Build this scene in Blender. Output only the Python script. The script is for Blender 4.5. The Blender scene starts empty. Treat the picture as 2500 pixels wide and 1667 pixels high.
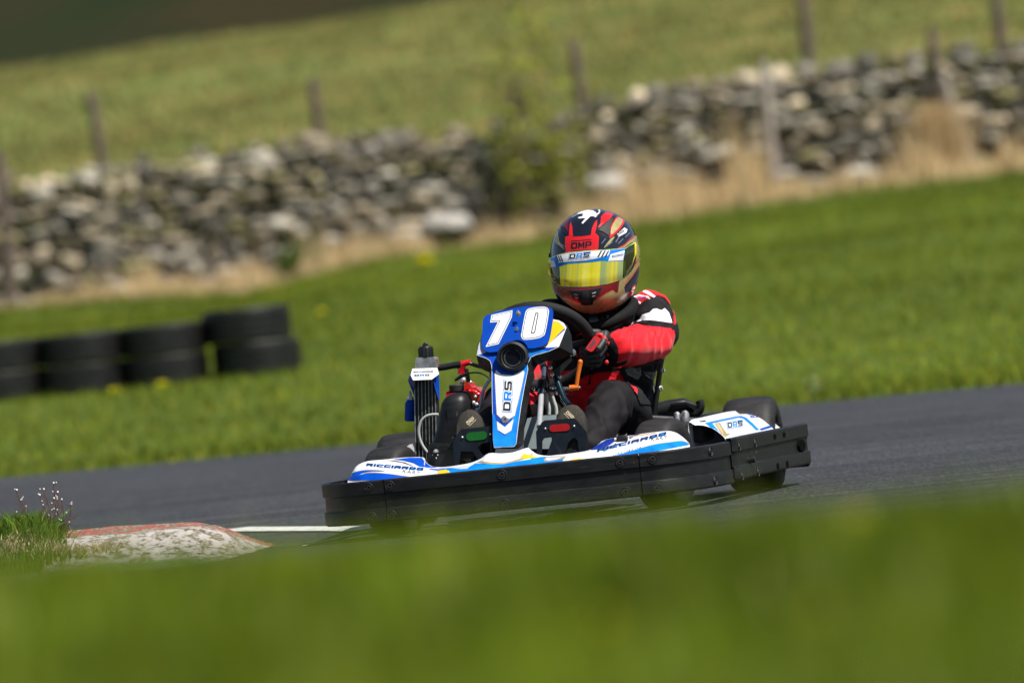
import bpy, bmesh, math, random
import numpy as np
from mathutils import Vector, Matrix, Euler
from mathutils.bvhtree import BVHTree
from mathutils.geometry import tessellate_polygon
rad = math.radians
random.seed(7); RNG = np.random.default_rng(11)
sc = bpy.context.scene
# ------------------------------------------------------------------ camera
FPX = 22100.0                       # focal length in pixels of a 2500 px wide frame
CAM = Vector((0, -26, .675)); ROLL = rad(6.0); DIP = math.atan(137.5 / FPX)
cam_r = Vector((math.cos(ROLL), 0, -math.sin(ROLL)))
cam_f0 = Vector((0, math.cos(DIP), -math.sin(DIP)))
cam_u0 = Vector((0, math.sin(DIP), math.cos(DIP)))
cam_f = cam_f0
X_ = Vector((1, 0, 0))
cam_r = X_ * math.cos(ROLL) - cam_u0 * math.sin(ROLL)
cam_u = X_ * math.sin(ROLL) + cam_u0 * math.cos(ROLL)
cam_data = bpy.data.cameras.new('camera'); cam = bpy.data.objects.new('camera', cam_data)
sc.collection.objects.link(cam); sc.camera = cam
cam.matrix_world = Matrix(((cam_r.x, cam_u.x, -cam_f.x, CAM.x), (cam_r.y, cam_u.y, -cam_f.y, CAM.y), (cam_r.z, cam_u.z, -cam_f.z, CAM.z), (0, 0, 0, 1)))
cam_data.sensor_width = 36; cam_data.lens = FPX / 2500 * 36
cam_data.clip_start = .1; cam_data.clip_end = 3000
cam_data.dof.use_dof = True; cam_data.dof.focus_distance = 25.75; cam_data.dof.aperture_fstop = 4.9
# ------------------------------------------------------------------ sky and sun
SUN_EL, SUN_AZ = rad(57), rad(128)      # azimuth: direction towards the sun, from +Y clockwise
w = bpy.data.worlds.new('World'); sc.world = w; w.use_nodes = True
nt = w.node_tree; sky = nt.nodes.new('ShaderNodeTexSky'); sky.sky_type = 'NISHITA'; sky.sun_disc = False
sky.sun_elevation = SUN_EL; sky.sun_rotation = SUN_AZ
sky.air_density = 1.0; sky.dust_density = 1.0
bg = nt.nodes['Background']; nt.links.new(sky.outputs[0], bg.inputs[0]); bg.inputs[1].default_value = .055
sl = bpy.data.lights.new('sun', 'SUN'); sl.energy = 5.0; sl.angle = rad(.6); sl.color = (1, .95, .87)
so = bpy.data.objects.new('sun', sl); sc.collection.objects.link(so)
sdir = Vector((math.sin(SUN_AZ) * math.cos(SUN_EL), math.cos(SUN_AZ) * math.cos(SUN_EL), math.sin(SUN_EL)))
so.rotation_euler = sdir.to_track_quat('Z', 'Y').to_euler(); so.location = sdir * 60
sc.view_settings.view_transform = 'Standard'; sc.view_settings.look = 'None'; sc.view_settings.exposure = .55; sc.view_settings.gamma = 1
sc.render.engine = 'CYCLES'; sc.cycles.use_denoising = True
sc.cycles.max_bounces = 6; sc.cycles.caustics_reflective = False; sc.cycles.caustics_refractive = False
sc.cycles.sample_clamp_indirect = 4
# ------------------------------------------------------------------ frames and pixel rays
YAW = rad(8.5)
K = Matrix.Translation((.023, -.38, 0)) @ Matrix.Rotation(-YAW, 4, 'Z')      # kart frame: +X the driver's left, +Y to the rear, origin under the front axle
KI = K.inverted(); KR = KI.to_3x3()
def ray(px, py):
    return (cam_f * FPX + cam_r * (px - 1250) - cam_u * (py - 833.5)).normalized()
def W(px, py, y):                    # world point seen at the pixel, in the world plane y
    d = ray(px, py); return CAM + d * ((y - CAM.y) / d.y)
def P(px, py, Y):                    # kart-frame point seen at the pixel, in the kart plane Y
    o = KI @ CAM; d = KR @ ray(px, py); return o + d * ((Y - o.y) / d.y)
def proj(p):                         # kart-frame point to pixel
    v = K @ Vector(p) - CAM; z = v.dot(cam_f)
    return (1250 + v.dot(cam_r) / z * FPX, 833.5 - v.dot(cam_u) / z * FPX)
def Zf(ox, oy, s):
    return lambda pts: [(ox + x / s, oy + y / s) for x, y in pts]
Z1 = Zf(1300, 480, 4.9); Z2 = Zf(1140, 680, 3.5635); Z3 = Zf(960, 820, 4.612); Z4 = Zf(780, 1000, 4.523)
Z5 = Zf(1280, 860, 5.6); Z6 = Zf(1560, 900, 4.357); ZP = Zf(1150, 720, 6.532)
Z7 = Zf(780, 1080, 5.88); Z8 = Zf(1300, 1050, 4.704); Z9 = Zf(1420, 780, 8.71); ZA = Zf(1340, 730, 9.225)
def z(f, x, y): return f([(x, y)])[0]
# ------------------------------------------------------------------ materials
MATS = {}
def srgb(r, g, b):
    return tuple(((c / 255) / 12.92 if c / 255 <= .04045 else ((c / 255 + .055) / 1.055) ** 2.4) for c in (r, g, b))
def mat(name, col, rough=.5, metal=0, coat=0, var=.12, scale=30, bump=0, bscale=200, spec=.5, stretch=None, rvar=.1, sheen=0, grime=0, scuff=0):
    if name in MATS: return MATS[name]
    m = bpy.data.materials.new(name); m.use_nodes = True; n = m.node_tree.nodes; l = m.node_tree.links
    b = n['Principled BSDF']; b.inputs['Roughness'].default_value = rough; b.inputs['Metallic'].default_value = metal
    b.inputs['Coat Weight'].default_value = coat; b.inputs['Coat Roughness'].default_value = .05
    b.inputs['Specular IOR Level'].default_value = spec
    if sheen: b.inputs['Sheen Weight'].default_value = sheen
    tc = n.new('ShaderNodeTexCoord'); mp = n.new('ShaderNodeMapping'); l.new(tc.outputs['Object'], mp.inputs[0])
    if stretch: mp.inputs['Scale'].default_value = stretch
    no = n.new('ShaderNodeTexNoise'); no.inputs['Scale'].default_value = scale; no.inputs['Detail'].default_value = 6; l.new(mp.outputs[0], no.inputs[0])
    r = n.new('ShaderNodeMapRange'); r.inputs[1].default_value = .3; r.inputs[2].default_value = .7; r.inputs[3].default_value = 1 - var; r.inputs[4].default_value = 1 + var
    l.new(no.outputs[0], r.inputs[0])
    mx = n.new('ShaderNodeVectorMath'); mx.operation = 'SCALE'; mx.inputs[0].default_value = col[:3]; l.new(r.outputs[0], mx.inputs['Scale'])
    last = mx.outputs[0]
    def over(src, lo, hi, colr, amt):
        rr = n.new('ShaderNodeMapRange'); rr.inputs[1].default_value = lo; rr.inputs[2].default_value = hi; rr.inputs[4].default_value = amt; l.new(src, rr.inputs[0])
        q = n.new('ShaderNodeMix'); q.data_type = 'RGBA'; l.new(rr.outputs[0], q.inputs[0]); l.new(last, q.inputs[6]); q.inputs[7].default_value = (*colr, 1); return q.outputs[2]
    if grime:
        g1 = n.new('ShaderNodeTexNoise'); g1.inputs['Scale'].default_value = 130; g1.inputs['Detail'].default_value = 6; g1.inputs['Roughness'].default_value = .7; l.new(tc.outputs['Object'], g1.inputs[0])
        last = over(g1.outputs[0], .62, .70, (.06, .05, .04), grime)
        g2 = n.new('ShaderNodeTexNoise'); g2.inputs['Scale'].default_value = 9; g2.inputs['Detail'].default_value = 7; l.new(tc.outputs['Object'], g2.inputs[0]); last = over(g2.outputs[0], .55, .75, (.14, .12, .10), grime * .5)
    if scuff:
        m3 = n.new('ShaderNodeMapping'); m3.inputs['Scale'].default_value = (5, 5, 70); m3.inputs['Rotation'].default_value = (.02, .05, 0); l.new(tc.outputs['Object'], m3.inputs[0])
        g1 = n.new('ShaderNodeTexNoise'); g1.inputs['Scale'].default_value = 3.2; g1.inputs['Detail'].default_value = 8; g1.inputs['Roughness'].default_value = .65; l.new(m3.outputs[0], g1.inputs[0])
        last = over(g1.outputs[0], .60, .74, (.055, .053, .050), scuff)
        g2 = n.new('ShaderNodeTexNoise'); g2.inputs['Scale'].default_value = 70; g2.inputs['Detail'].default_value = 3; l.new(tc.outputs['Object'], g2.inputs[0]); last = over(g2.outputs[0], .74, .78, (.20, .19, .17), scuff)
    l.new(last, b.inputs['Base Color'])
    r2 = n.new('ShaderNodeMapRange'); r2.inputs[3].default_value = max(0, rough - rvar); r2.inputs[4].default_value = min(1, rough + rvar); l.new(no.outputs[0], r2.inputs[0]); l.new(r2.outputs[0], b.inputs['Roughness'])
    if bump:
        nb = n.new('ShaderNodeTexNoise'); nb.inputs['Scale'].default_value = bscale; nb.inputs['Detail'].default_value = 4; l.new(mp.outputs[0], nb.inputs[0])
        bp = n.new('ShaderNodeBump'); bp.inputs['Strength'].default_value = 1; bp.inputs['Distance'].default_value = bump; l.new(nb.outputs[0], bp.inputs['Height']); l.new(bp.outputs[0], b.inputs['Normal'])
    MATS[name] = m; return m
def attr_mat(name, base, rough=.7, trans=0, nscale=1.0, var=.25, spec=.3, bump=0, bscale=60):
    """colour = vertex colour 'Col' times the base, broken up by noise"""
    m = bpy.data.materials.new(name); m.use_nodes = True; n = m.node_tree.nodes; l = m.node_tree.links
    b = n['Principled BSDF']; b.inputs['Roughness'].default_value = rough; b.inputs['Specular IOR Level'].default_value = spec
    a = n.new('ShaderNodeAttribute'); a.attribute_name = 'Col'
    tc = n.new('ShaderNodeTexCoord'); no = n.new('ShaderNodeTexNoise'); no.inputs['Scale'].default_value = nscale; no.inputs['Detail'].default_value = 5; l.new(tc.outputs['Object'], no.inputs[0])
    r = n.new('ShaderNodeMapRange'); r.inputs[1].default_value = .3; r.inputs[2].default_value = .7; r.inputs[3].default_value = 1 - var; r.inputs[4].default_value = 1 + var; l.new(no.outputs[0], r.inputs[0])
    mx = n.new('ShaderNodeVectorMath'); mx.operation = 'MULTIPLY'; mx.inputs[1].default_value = base; l.new(a.outputs['Color'], mx.inputs[0])
    m2 = n.new('ShaderNodeVectorMath'); m2.operation = 'SCALE'; l.new(mx.outputs[0], m2.inputs[0]); l.new(r.outputs[0], m2.inputs['Scale']); l.new(m2.outputs[0], b.inputs['Base Color'])
    if bump:
        nb = n.new('ShaderNodeTexNoise'); nb.inputs['Scale'].default_value = bscale; l.new(tc.outputs['Object'], nb.inputs[0])
        bp = n.new('ShaderNodeBump'); bp.inputs['Distance'].default_value = bump; l.new(nb.outputs[0], bp.inputs['Height']); l.new(bp.outputs[0], b.inputs['Normal'])
    if trans:
        t = n.new('ShaderNodeBsdfTranslucent'); l.new(m2.outputs[0], t.inputs[0]); ms = n.new('ShaderNodeMixShader'); ms.inputs[0].default_value = trans
        l.new(b.outputs[0], ms.inputs[1]); l.new(t.outputs[0], ms.inputs[2]); l.new(ms.outputs[0], n['Material Output'].inputs[0])
    MATS[name] = m; return m
# ------------------------------------------------------------------ objects
def tag(o, label=None, cat=None, group=None, kind=None):
    if label: o['label'] = label
    if cat: o['category'] = cat
    if group: o['group'] = group
    if kind: o['kind'] = kind
    return o
def empty(name, m, label, cat, group=None):
    o = bpy.data.objects.new(name, None); sc.collection.objects.link(o); o.matrix_world = m; o.empty_display_size = .2
    return tag(o, label, cat, group)
class MB:
    """collects shapes; every face carries a material"""
    def __init__(s): s.v = []; s.f = []; s.m = []; s.mats = []; s.sm = []
    def mi(s, m):
        if m not in s.mats: s.mats.append(m)
        return s.mats.index(m)
    def add(s, vs, fs, m, smooth=True):
        b = len(s.v); s.v += [tuple(v) for v in vs]; k = s.mi(m)
        for f in fs: s.f.append(tuple(i + b for i in f)); s.m.append(k); s.sm.append(smooth)
        return s
    def box(s, c, size, m, R=None, taper=1, flip=False):
        x, y, zz = (d / 2 for d in size); c = Vector(c)
        vs = [Vector((sx * x * (taper if sz > 0 else 1), sy * y * (taper if sz > 0 else 1), sz * zz)) for sz in (-1, 1) for sy in (-1, 1) for sx in (-1, 1)]
        if R is not None: vs = [R @ v for v in vs]
        return s.add([c + v for v in vs], [(0, 2, 3, 1), (4, 5, 7, 6), (0, 1, 5, 4), (2, 6, 7, 3), (1, 3, 7, 5), (0, 4, 6, 2)], m, False)
    def tube(s, pts, r, m, n=12, caps=True, closed=False, squash=None):
        pts = [Vector(p) for p in pts]; N = len(pts); rs = r if isinstance(r, (list, tuple)) else [r] * N
        up = None; vs = []
        for i, p in enumerate(pts):
            if closed: t = (pts[(i + 1) % N] - pts[i - 1]).normalized()
            else: t = (pts[min(i + 1, N - 1)] - pts[max(i - 1, 0)]).normalized()
            if up is None: up = t.orthogonal().normalized()
            up = (up - t * up.dot(t)).normalized(); sd = t.cross(up)
            for k in range(n):
                a = 2 * math.pi * k / n; vs.append(p + (up * math.cos(a) + sd * math.sin(a)) * rs[i])
        fs = []
        for i in range(N if closed else N - 1):
            for k in range(n):
                a = i * n + k; b = i * n + (k + 1) % n; j = ((i + 1) % N) * n
                fs.append((a, b, j + (k + 1) % n, j + k))
        if caps and not closed: fs += [tuple(range(n - 1, -1, -1)), tuple(range((N - 1) * n, N * n))]
        return s.add(vs, fs, m)
    def cyl(s, a, b, r, m, n=20): return s.tube([a, b], r, m, n)
    def lathe(s, o, axis, prof, m, n=28, closed=False):
        """prof: (radius, distance along axis)"""
        o = Vector(o); ax = Vector(axis).normalized(); u = ax.orthogonal().normalized(); v = ax.cross(u); vs = []; fs = []
        for r, h in prof:
            for k in range(n):
                a = 2 * math.pi * k / n; vs.append(o + ax * h + (u * math.cos(a) + v * math.sin(a)) * r)
        M = len(prof)
        for i in range(M if closed else M - 1):
            for k in range(n):
                j = (i + 1) % M; fs.append((i * n + k, i * n + (k + 1) % n, j * n + (k + 1) % n, j * n + k))
        return s.add(vs, fs, m)
    def loft(s, rings, m, cap=True):
        n = len(rings[0]); vs = [p for r in rings for p in r]; fs = []
        for i in range(len(rings) - 1):
            for k in range(n): fs.append((i * n + k, i * n + (k + 1) % n, (i + 1) * n + (k + 1) % n, (i + 1) * n + k))
        if cap: fs += [tuple(range(n - 1, -1, -1)), tuple(range((len(rings) - 1) * n, len(rings) * n))]
        return s.add(vs, fs, m)
    def grid(s, rows, m):
        n = len(rows[0]); vs = [p for r in rows for p in r]
        fs = []
        for i in range(len(rows) - 1):
            for k in range(n - 1): a, b, c, d = i * n + k, i * n + k + 1, (i + 1) * n + k + 1, (i + 1) * n + k; fs += [(a, b, c), (a, c, d)]
        return s.add(vs, fs, m)
    def plate(s, front, back, m, mside=None):
        """closed shell between two outlines with the same number of points"""
        n = len(front); F = [Vector(p) for p in front]; B = [Vector(p) for p in back]
        t = tessellate_polygon([F]); s.add(F, [tuple(q) for q in t], m, False)
        s.add(B, [tuple(q)[::-1] for q in t], mside or m, False)
        return s.add(F + B, [(k, (k + 1) % n, n + (k + 1) % n, n + k) for k in range(n)], mside or m, True)
    def sphere(s, c, r, m, n=14, sc3=(1, 1, 1), R=None):
        c = Vector(c); vs = []; fs = []; h = n // 2
        for i in range(h + 1):
            th = math.pi * i / h
            for k in range(n):
                a = 2 * math.pi * k / n; v = Vector((math.sin(th) * math.cos(a) * sc3[0], math.sin(th) * math.sin(a) * sc3[1], math.cos(th) * sc3[2])) * r
                vs.append(c + (R @ v if R is not None else v))
        for i in range(h):
            for k in range(n): fs.append((i * n + k, (i + 1) * n + k, (i + 1) * n + (k + 1) % n, i * n + (k + 1) % n))
        return s.add(vs, fs, m)
    def bvh(s): return BVHTree.FromPolygons([Vector(v) for v in s.v], s.f)
    def build(s, name, parent=None, off=None, bevel=0, sharp=32, subsurf=0, weld=False):
        me = bpy.data.meshes.new(name); vs = s.v if off is None else [tuple(Vector(v) - off) for v in s.v]
        me.from_pydata(vs, [], s.f); me.polygons.foreach_set('material_index', s.m); me.polygons.foreach_set('use_smooth', [True] * len(s.f))
        for m in s.mats: me.materials.append(m)
        bm = bmesh.new(); bm.from_mesh(me)
        if weld: bmesh.ops.remove_doubles(bm, verts=bm.verts, dist=1e-5)
        bmesh.ops.recalc_face_normals(bm, faces=bm.faces); bm.to_mesh(me); bm.free()
        me.update(); me.set_sharp_from_angle(angle=rad(sharp))
        o = bpy.data.objects.new(name, me); sc.collection.objects.link(o); o.parent = parent
        if bevel:
            b = o.modifiers.new('bevel', 'BEVEL'); b.width = bevel; b.segments = 2; b.limit_method = 'ANGLE'; b.angle_limit = rad(40)
        if subsurf:
            q = o.modifiers.new('sub', 'SUBSURF'); q.levels = q.render_levels = subsurf
        return o
def smooth_path(pts, n=6, closed=False):
    P_ = [Vector(p) for p in pts]; N = len(P_); out = []
    for i in range(N if closed else N - 1):
        if closed: a, b, c, d = P_[i - 1], P_[i], P_[(i + 1) % N], P_[(i + 2) % N]
        else: a, b, c, d = P_[max(i - 1, 0)], P_[i], P_[i + 1], P_[min(i + 2, N - 1)]
        for k in range(n):
            t = k / n; out.append(.5 * ((2 * b) + (c - a) * t + (2 * a - 5 * b + 4 * c - d) * t * t + (3 * b - a - 3 * c + d) * t ** 3))
    if not closed: out.append(P_[-1])
    return out
def dense(rows, a=4, b=4):
    """finer grid through the given one"""
    R_ = [smooth_path(r, a) for r in rows]; C_ = [smooth_path([r[i] for r in R_], b) for i in range(len(R_[0]))]
    return [[c[j] for c in C_] for j in range(len(C_[0]))]
def inset(poly, d):
    """move every edge of a polygon inwards by d"""
    n = len(poly); A = sum(poly[i][0] * poly[(i + 1) % n][1] - poly[(i + 1) % n][0] * poly[i][1] for i in range(n)); sg = 1 if A > 0 else -1; out = []
    for i in range(n):
        p0, p1, p2 = Vector(poly[i - 1]), Vector(poly[i]), Vector(poly[(i + 1) % n])
        e1 = (p1 - p0).normalized(); e2 = (p2 - p1).normalized(); n1 = Vector((-e1.y, e1.x)) * sg; n2 = Vector((-e2.y, e2.x)) * sg
        b = (n1 + n2); b = b.normalized() if b.length > 1e-6 else n1; k = max(b.dot(n1), .45); out.append(tuple(p1 + b * (d / k)))
    return out
def rnd(poly, n=4):
    """round a polygon outline through its points"""
    return [tuple(p) for p in smooth_path([Vector((x, y, 0)) for x, y in poly], n, True)] if False else [(p.x, p.y) for p in smooth_path([Vector((x, y, 0)) for x, y in poly], n, True)]
def graze(bvh, o, d):
    best = None
    for Yv in [-.4 + .07 * k_ for k_ in range(24)]:
        q = bvh.find_nearest(o + d * ((Yv - o.y) / d.y))
        if q[0] is not None and (best is None or q[3] < best[3]): best = q
    return best[0], best[1]
def inpoly(X, Y, pts):
    r = np.zeros(len(X), bool); n = len(pts)
    for i in range(n):
        (x0, y0), (x1, y1) = pts[i - 1], pts[i]
        if y0 == y1: continue
        c = ((Y < y0) != (Y < y1)) & (X < (x1 - x0) * (Y - y0) / (y1 - y0) + x0); r ^= c
    return r
OFFK = .4
def lay(mb, bvh, verts2, faces, m, off, maxe=5.0, near=None, jump=0):
    """lay a flat pattern (pixel coordinates) onto a surface and cut it fine enough to follow it"""
    bm = bmesh.new(); vv = [bm.verts.new((x, y, 0)) for x, y in verts2]
    for f in faces:
        try: bm.faces.new([vv[i] for i in f])
        except ValueError: pass
    bmesh.ops.triangulate(bm, faces=bm.faces)
    for _ in range(6):
        le = [e for e in bm.edges if e.calc_length() > maxe]
        if not le: break
        bmesh.ops.subdivide_edges(bm, edges=le, cuts=1); bmesh.ops.triangulate(bm, faces=bm.faces)
    o = KI @ CAM; out = []
    for v in bm.verts:
        d = KR @ ray(v.co.x, v.co.y); loc, nrm, _, _ = bvh.ray_cast(o, d)
        if loc is None:
            loc, nrm = graze(bvh, o, d)
        if nrm.dot(d) > 0: nrm = -nrm
        out.append(loc + nrm * off * OFFK)
    bm.verts.index_update(); fs = [tuple(v.index for v in f.verts) for f in bm.faces]; bm.free()
    if jump: fs = [f for f in fs if max(out[i].y for i in f) - min(out[i].y for i in f) < jump]
    mb.add(out, fs, m, True)
def poly(mb, bvh, pts, m, off=.001, maxe=5.0, near=None, jump=0):
    t = tessellate_polygon([[Vector((x, y, 0)) for x, y in pts]])
    lay(mb, bvh, pts, t, m, off, maxe, near, jump)
BL = {
 'D': ([(0, 0), (0, 1), (.78, 1), (1, .82), (1, .18), (.78, 0)], [(.26, .23), (.70, .23), (.75, .3), (.75, .7), (.70, .77), (.26, .77)]),
 'R': ([(0, 0), (0, 1), (.85, 1), (1, .88), (1, .52), (.88, .42), (1, 0), (.72, 0), (.6, .34), (.26, .34), (.26, 0)], [(.26, .56), (.74, .56), (.74, .78), (.26, .78)]),
 'S': ([(0, 0), (0, .22), (.74, .22), (.74, .38), (.14, .38), (0, .5), (0, .88), (.14, 1), (1, 1), (1, .78), (.26, .78), (.26, .61), (.86, .61), (1, .49), (1, .12), (.86, 0)],),
 'O': ([(.12, 0), (0, .15), (0, .85), (.12, 1), (.88, 1), (1, .85), (1, .15), (.88, 0)], [(.26, .24), (.74, .24), (.74, .76), (.26, .76)]),
 'M': ([(0, 0), (0, 1), (.28, 1), (.5, .52), (.72, 1), (1, 1), (1, 0), (.76, 0), (.76, .56), (.58, .16), (.42, .16), (.24, .56), (.24, 0)],),
 'P': ([(0, 0), (0, 1), (.85, 1), (1, .88), (1, .44), (.86, .32), (.26, .32), (.26, 0)], [(.26, .53), (.74, .53), (.74, .79), (.26, .79)]),
 'I': ([(0, 0), (0, 1), (.26, 1), (.26, 0)],),
 'C': ([(.14, 0), (0, .12), (0, .88), (.14, 1), (1, 1), (1, .78), (.26, .78), (.26, .22), (1, .22), (1, 0)],),
 'A': ([(0, 0), (0, .80), (.2, 1), (.8, 1), (1, .80), (1, 0), (.75, 0), (.75, .28), (.25, .28), (.25, 0)], [(.25, .48), (.75, .48), (.75, .78), (.25, .78)]),
}
def block(mb, bvh, text, a, b, up, m, off=.0015, shear=.0, gap=.18, back=(), maxe=5, near=None):
    """squared racing capitals along the box from pixel a to b; m may be a list, one material per letter; back = (material, growth px, offset)"""
    ws = [.26 if c == 'I' else 1.0 for c in text]; T = sum(ws) + gap * (len(text) - 1); x = 0
    for i, c in enumerate(text):
        rings_ = []
        for rg_ in BL[c]:
            rings_.append([(a[0] + (b[0] - a[0]) * ((x + u * 1.0 + shear * v) / T) + up[0] * v, a[1] + (b[1] - a[1]) * ((x + u + shear * v) / T) + up[1] * v) for u, v in rg_])
        for (bm_, g_, o_) in back: poly(mb, bvh, inset(rings_[0], -g_), bm_, o_, maxe, near)
        al = [p for r in rings_ for p in r]; t = tessellate_polygon([[Vector((p[0], p[1], 0)) for p in r] for r in rings_])
        lay(mb, bvh, al, t, m[i % len(m)] if isinstance(m, (list, tuple)) else m, off, maxe, near); x += ws[i] + gap
_tc = {}
def glyphs(text, bold=.0, shear=0, space=1.0):
    k = (text, bold, shear, space)
    if k not in _tc:
        c = bpy.data.curves.new('t', 'FONT'); c.body = text; c.offset = bold; c.shear = shear; c.space_character = space; c.resolution_u = 3
        o = bpy.data.objects.new('t', c); sc.collection.objects.link(o)
        dg = bpy.context.evaluated_depsgraph_get(); me = o.evaluated_get(dg).to_mesh()
        v = [(p.co.x, p.co.y) for p in me.vertices]; f = [tuple(p.vertices) for p in me.polygons]
        x0 = min(a for a, _ in v); x1 = max(a for a, _ in v); y0 = min(b for _, b in v); y1 = max(b for _, b in v)
        v = [((a - x0) / (x1 - x0), (b - y0) / (y1 - y0)) for a, b in v]
        o.evaluated_get(dg).to_mesh_clear(); bpy.data.objects.remove(o); bpy.data.curves.remove(c); _tc[k] = (v, f)
    return _tc[k]
def write(mb, bvh, text, a, b, up, m, off=.0015, bold=.0, shear=0, space=1.0, maxe=4.0, near=None):
    """text whose box runs from pixel a (lower left) to b (lower right); up = pixel vector to the top"""
    v, f = glyphs(text, bold, shear, space)
    pts = [(a[0] + (b[0] - a[0]) * s + up[0] * t, a[1] + (b[1] - a[1]) * s + up[1] * t) for s, t in v]
    lay(mb, bvh, pts, f, m, off, maxe, near)
def mesh_np(name, V, F, mats, col=None, parent=None, smooth=False, loc=None):
    """V (n,3); F (m,3|4) arrays"""
    me = bpy.data.meshes.new(name); k = F.shape[1]
    me.vertices.add(len(V)); me.vertices.foreach_set('co', V.astype(np.float32).ravel())
    me.loops.add(F.size); me.loops.foreach_set('vertex_index', F.astype(np.int32).ravel())
    me.polygons.add(len(F)); me.polygons.foreach_set('loop_start', np.arange(0, F.size, k, dtype=np.int32)); me.polygons.foreach_set('loop_total', np.full(len(F), k, dtype=np.int32))
    me.update(calc_edges=True)
    if col is not None:
        a = me.color_attributes.new('Col', 'FLOAT_COLOR', 'POINT'); a.data.foreach_set('color', np.concatenate([col, np.ones((len(col), 1))], 1).astype(np.float32).ravel())
    for m in mats: me.materials.append(m)
    if smooth: me.polygons.foreach_set('use_smooth', np.ones(len(F), dtype=bool))
    o = bpy.data.objects.new(name, me); sc.collection.objects.link(o); o.parent = parent
    if loc is not None: o.location = loc
    return o
# ================================================================== the setting
def sstep(a, b, x):
    t = np.clip((x - a) / (b - a), 0, 1); return t * t * (3 - 2 * t)
def lump(x, y, s, seed=0):
    """cheap smooth noise"""
    r = np.random.default_rng(seed); t = np.zeros_like(x, dtype=float)
    for k in range(7):
        a = r.uniform(0, 6.283); f = s * r.uniform(.6, 1.9); t += np.sin((x * math.cos(a) + y * math.sin(a)) * f + r.uniform(0, 6.28))
    return t / 7 * 1.6
def edge_far(x): return 15.86 - .78 * np.clip(x, -7, 7) - .15 * (x - np.clip(x, -7, 7))
def terrain(x, y):
    x = np.asarray(x, float); y = np.asarray(y, float); d = y + 26
    zz = np.interp(d, [-400, -40, 0, 46, 58, 100, 104, 150, 200, 215, 330, 520, 700, 1100], [30, 1, 0, 0, .28, 1.22, 1.35, 4.05, 7.02, 7.0, 5.5, 52, 90, 120])
    zz = zz + .025 * x.clip(-30, 30) * sstep(60, 100, d) + .022 * x.clip(-30, 30) * sstep(120, 200, d)
    zz = zz + (np.interp(x, [-30, -8, -5.4, -2.8, -1.3, 1.3, 4, 6, 30], [.47, 1.02, 1.0, .92, 1.17, 1.22, 1.30, 1.35, 1.97]) - 1.22 - .025 * x.clip(-30, 30)) * sstep(72, 97, d) * (1 - sstep(103, 122, d))
    zz = zz + lump(x, y, .9, 3) * .05 * sstep(50, 80, d) + lump(x, y, .12, 4) * .25 * sstep(105, 150, d) * sstep(0, 1, (190 - d) / 20)
    crest = np.interp(x, [-3, -.8, -.51, -.39, -.25, -.12, .14, .37, .6, 3], [.445, .44, .422, .413, .402, .400, .390, .384, .382, .36]) + lump(x, y, 5, 5) * .012 + lump(x, y, 14, 6) * .006
    bank = crest * (1 - sstep(8.6, 17, d)) * sstep(-30, 0, d)
    zz = np.where(d < 20, zz + bank, zz)
    inf = sstep(-1.25, -1.45, x) * sstep(-.95, -.45, y) * sstep(.95, .55, y + .25 * (x + 1.3).clip(-3, 0)) * (.085 + .012 * lump(x, y, 6, 8))
    return zz + inf
def axis(parts):
    out = []
    for a, b, n in parts: out += list(np.linspace(a, b, n, endpoint=False))
    out.append(parts[-1][1]); return np.array(out)
gx = axis([(-600, -60, 14), (-60, -14, 24), (-14, -3, 60), (-3, 3, 110), (3, 14, 60), (14, 60, 24), (60, 600, 14)])
gy = axis([(-400, -40, 12), (-40, -24, 20), (-24, -8, 130), (-8, 4, 110), (4, 34, 90), (34, 75, 110), (75, 182, 110), (182, 195, 16), (195, 1100, 60)])
GX, GY = np.meshgrid(gx, gy); GZ = terrain(GX, GY)
V = np.stack([GX.ravel(), GY.ravel(), GZ.ravel()], 1); nx, ny = len(gx), len(gy)
ii = (np.arange(ny - 1)[:, None] * nx + np.arange(nx - 1)[None]).ravel()
F = np.stack([ii, ii + 1, ii + nx + 1, ii + nx], 1)
def ramp(n, l, src, stops):
    r = n.new('ShaderNodeValToRGB'); e = r.color_ramp.elements
    while len(e) < len(stops): e.new(.5)
    for q, (p_, c_) in zip(e, stops): q.position = p_; q.color = (*c_, 1)
    l.new(src, r.inputs[0]); return r.outputs[0]
def noise(n, l, co, s, det=5, stretch=None, rough=.55):
    if stretch:
        mp = n.new('ShaderNodeMapping'); mp.inputs['Scale'].default_value = stretch; l.new(co, mp.inputs[0]); co = mp.outputs[0]
    t = n.new('ShaderNodeTexNoise'); t.inputs['Scale'].default_value = s; t.inputs['Detail'].default_value = det; t.inputs['Roughness'].default_value = rough; l.new(co, t.inputs[0]); return t.outputs[0]
def mixc(n, l, f, a, b, mode='MIX'):
    m = n.new('ShaderNodeMix'); m.data_type = 'RGBA'; m.blend_type = mode
    for s_, v_ in ((m.inputs[0], f), (m.inputs[6], a), (m.inputs[7], b)):
        if isinstance(v_, (int, float)): s_.default_value = v_
        elif isinstance(v_, tuple): s_.default_value = (*v_, 1)
        else: l.new(v_, s_)
    return m.outputs[2]
def math_(n, l, op, a, b=0, c=None):
    m = n.new('ShaderNodeMath'); m.operation = op
    for i_, v_ in enumerate((a, b, c)):
        if v_ is None: continue
        if isinstance(v_, (int, float)): m.inputs[i_].default_value = v_
        else: l.new(v_, m.inputs[i_])
    return m.outputs[0]
def rangem(n, l, v, a, b, c=0, d=1):
    r = n.new('ShaderNodeMapRange'); r.interpolation_type = 'SMOOTHSTEP'
    for i_, q in enumerate((a, b, c, d)): r.inputs[i_ + 1].default_value = q
    l.new(v, r.inputs[0]); return r.outputs[0]
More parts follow.
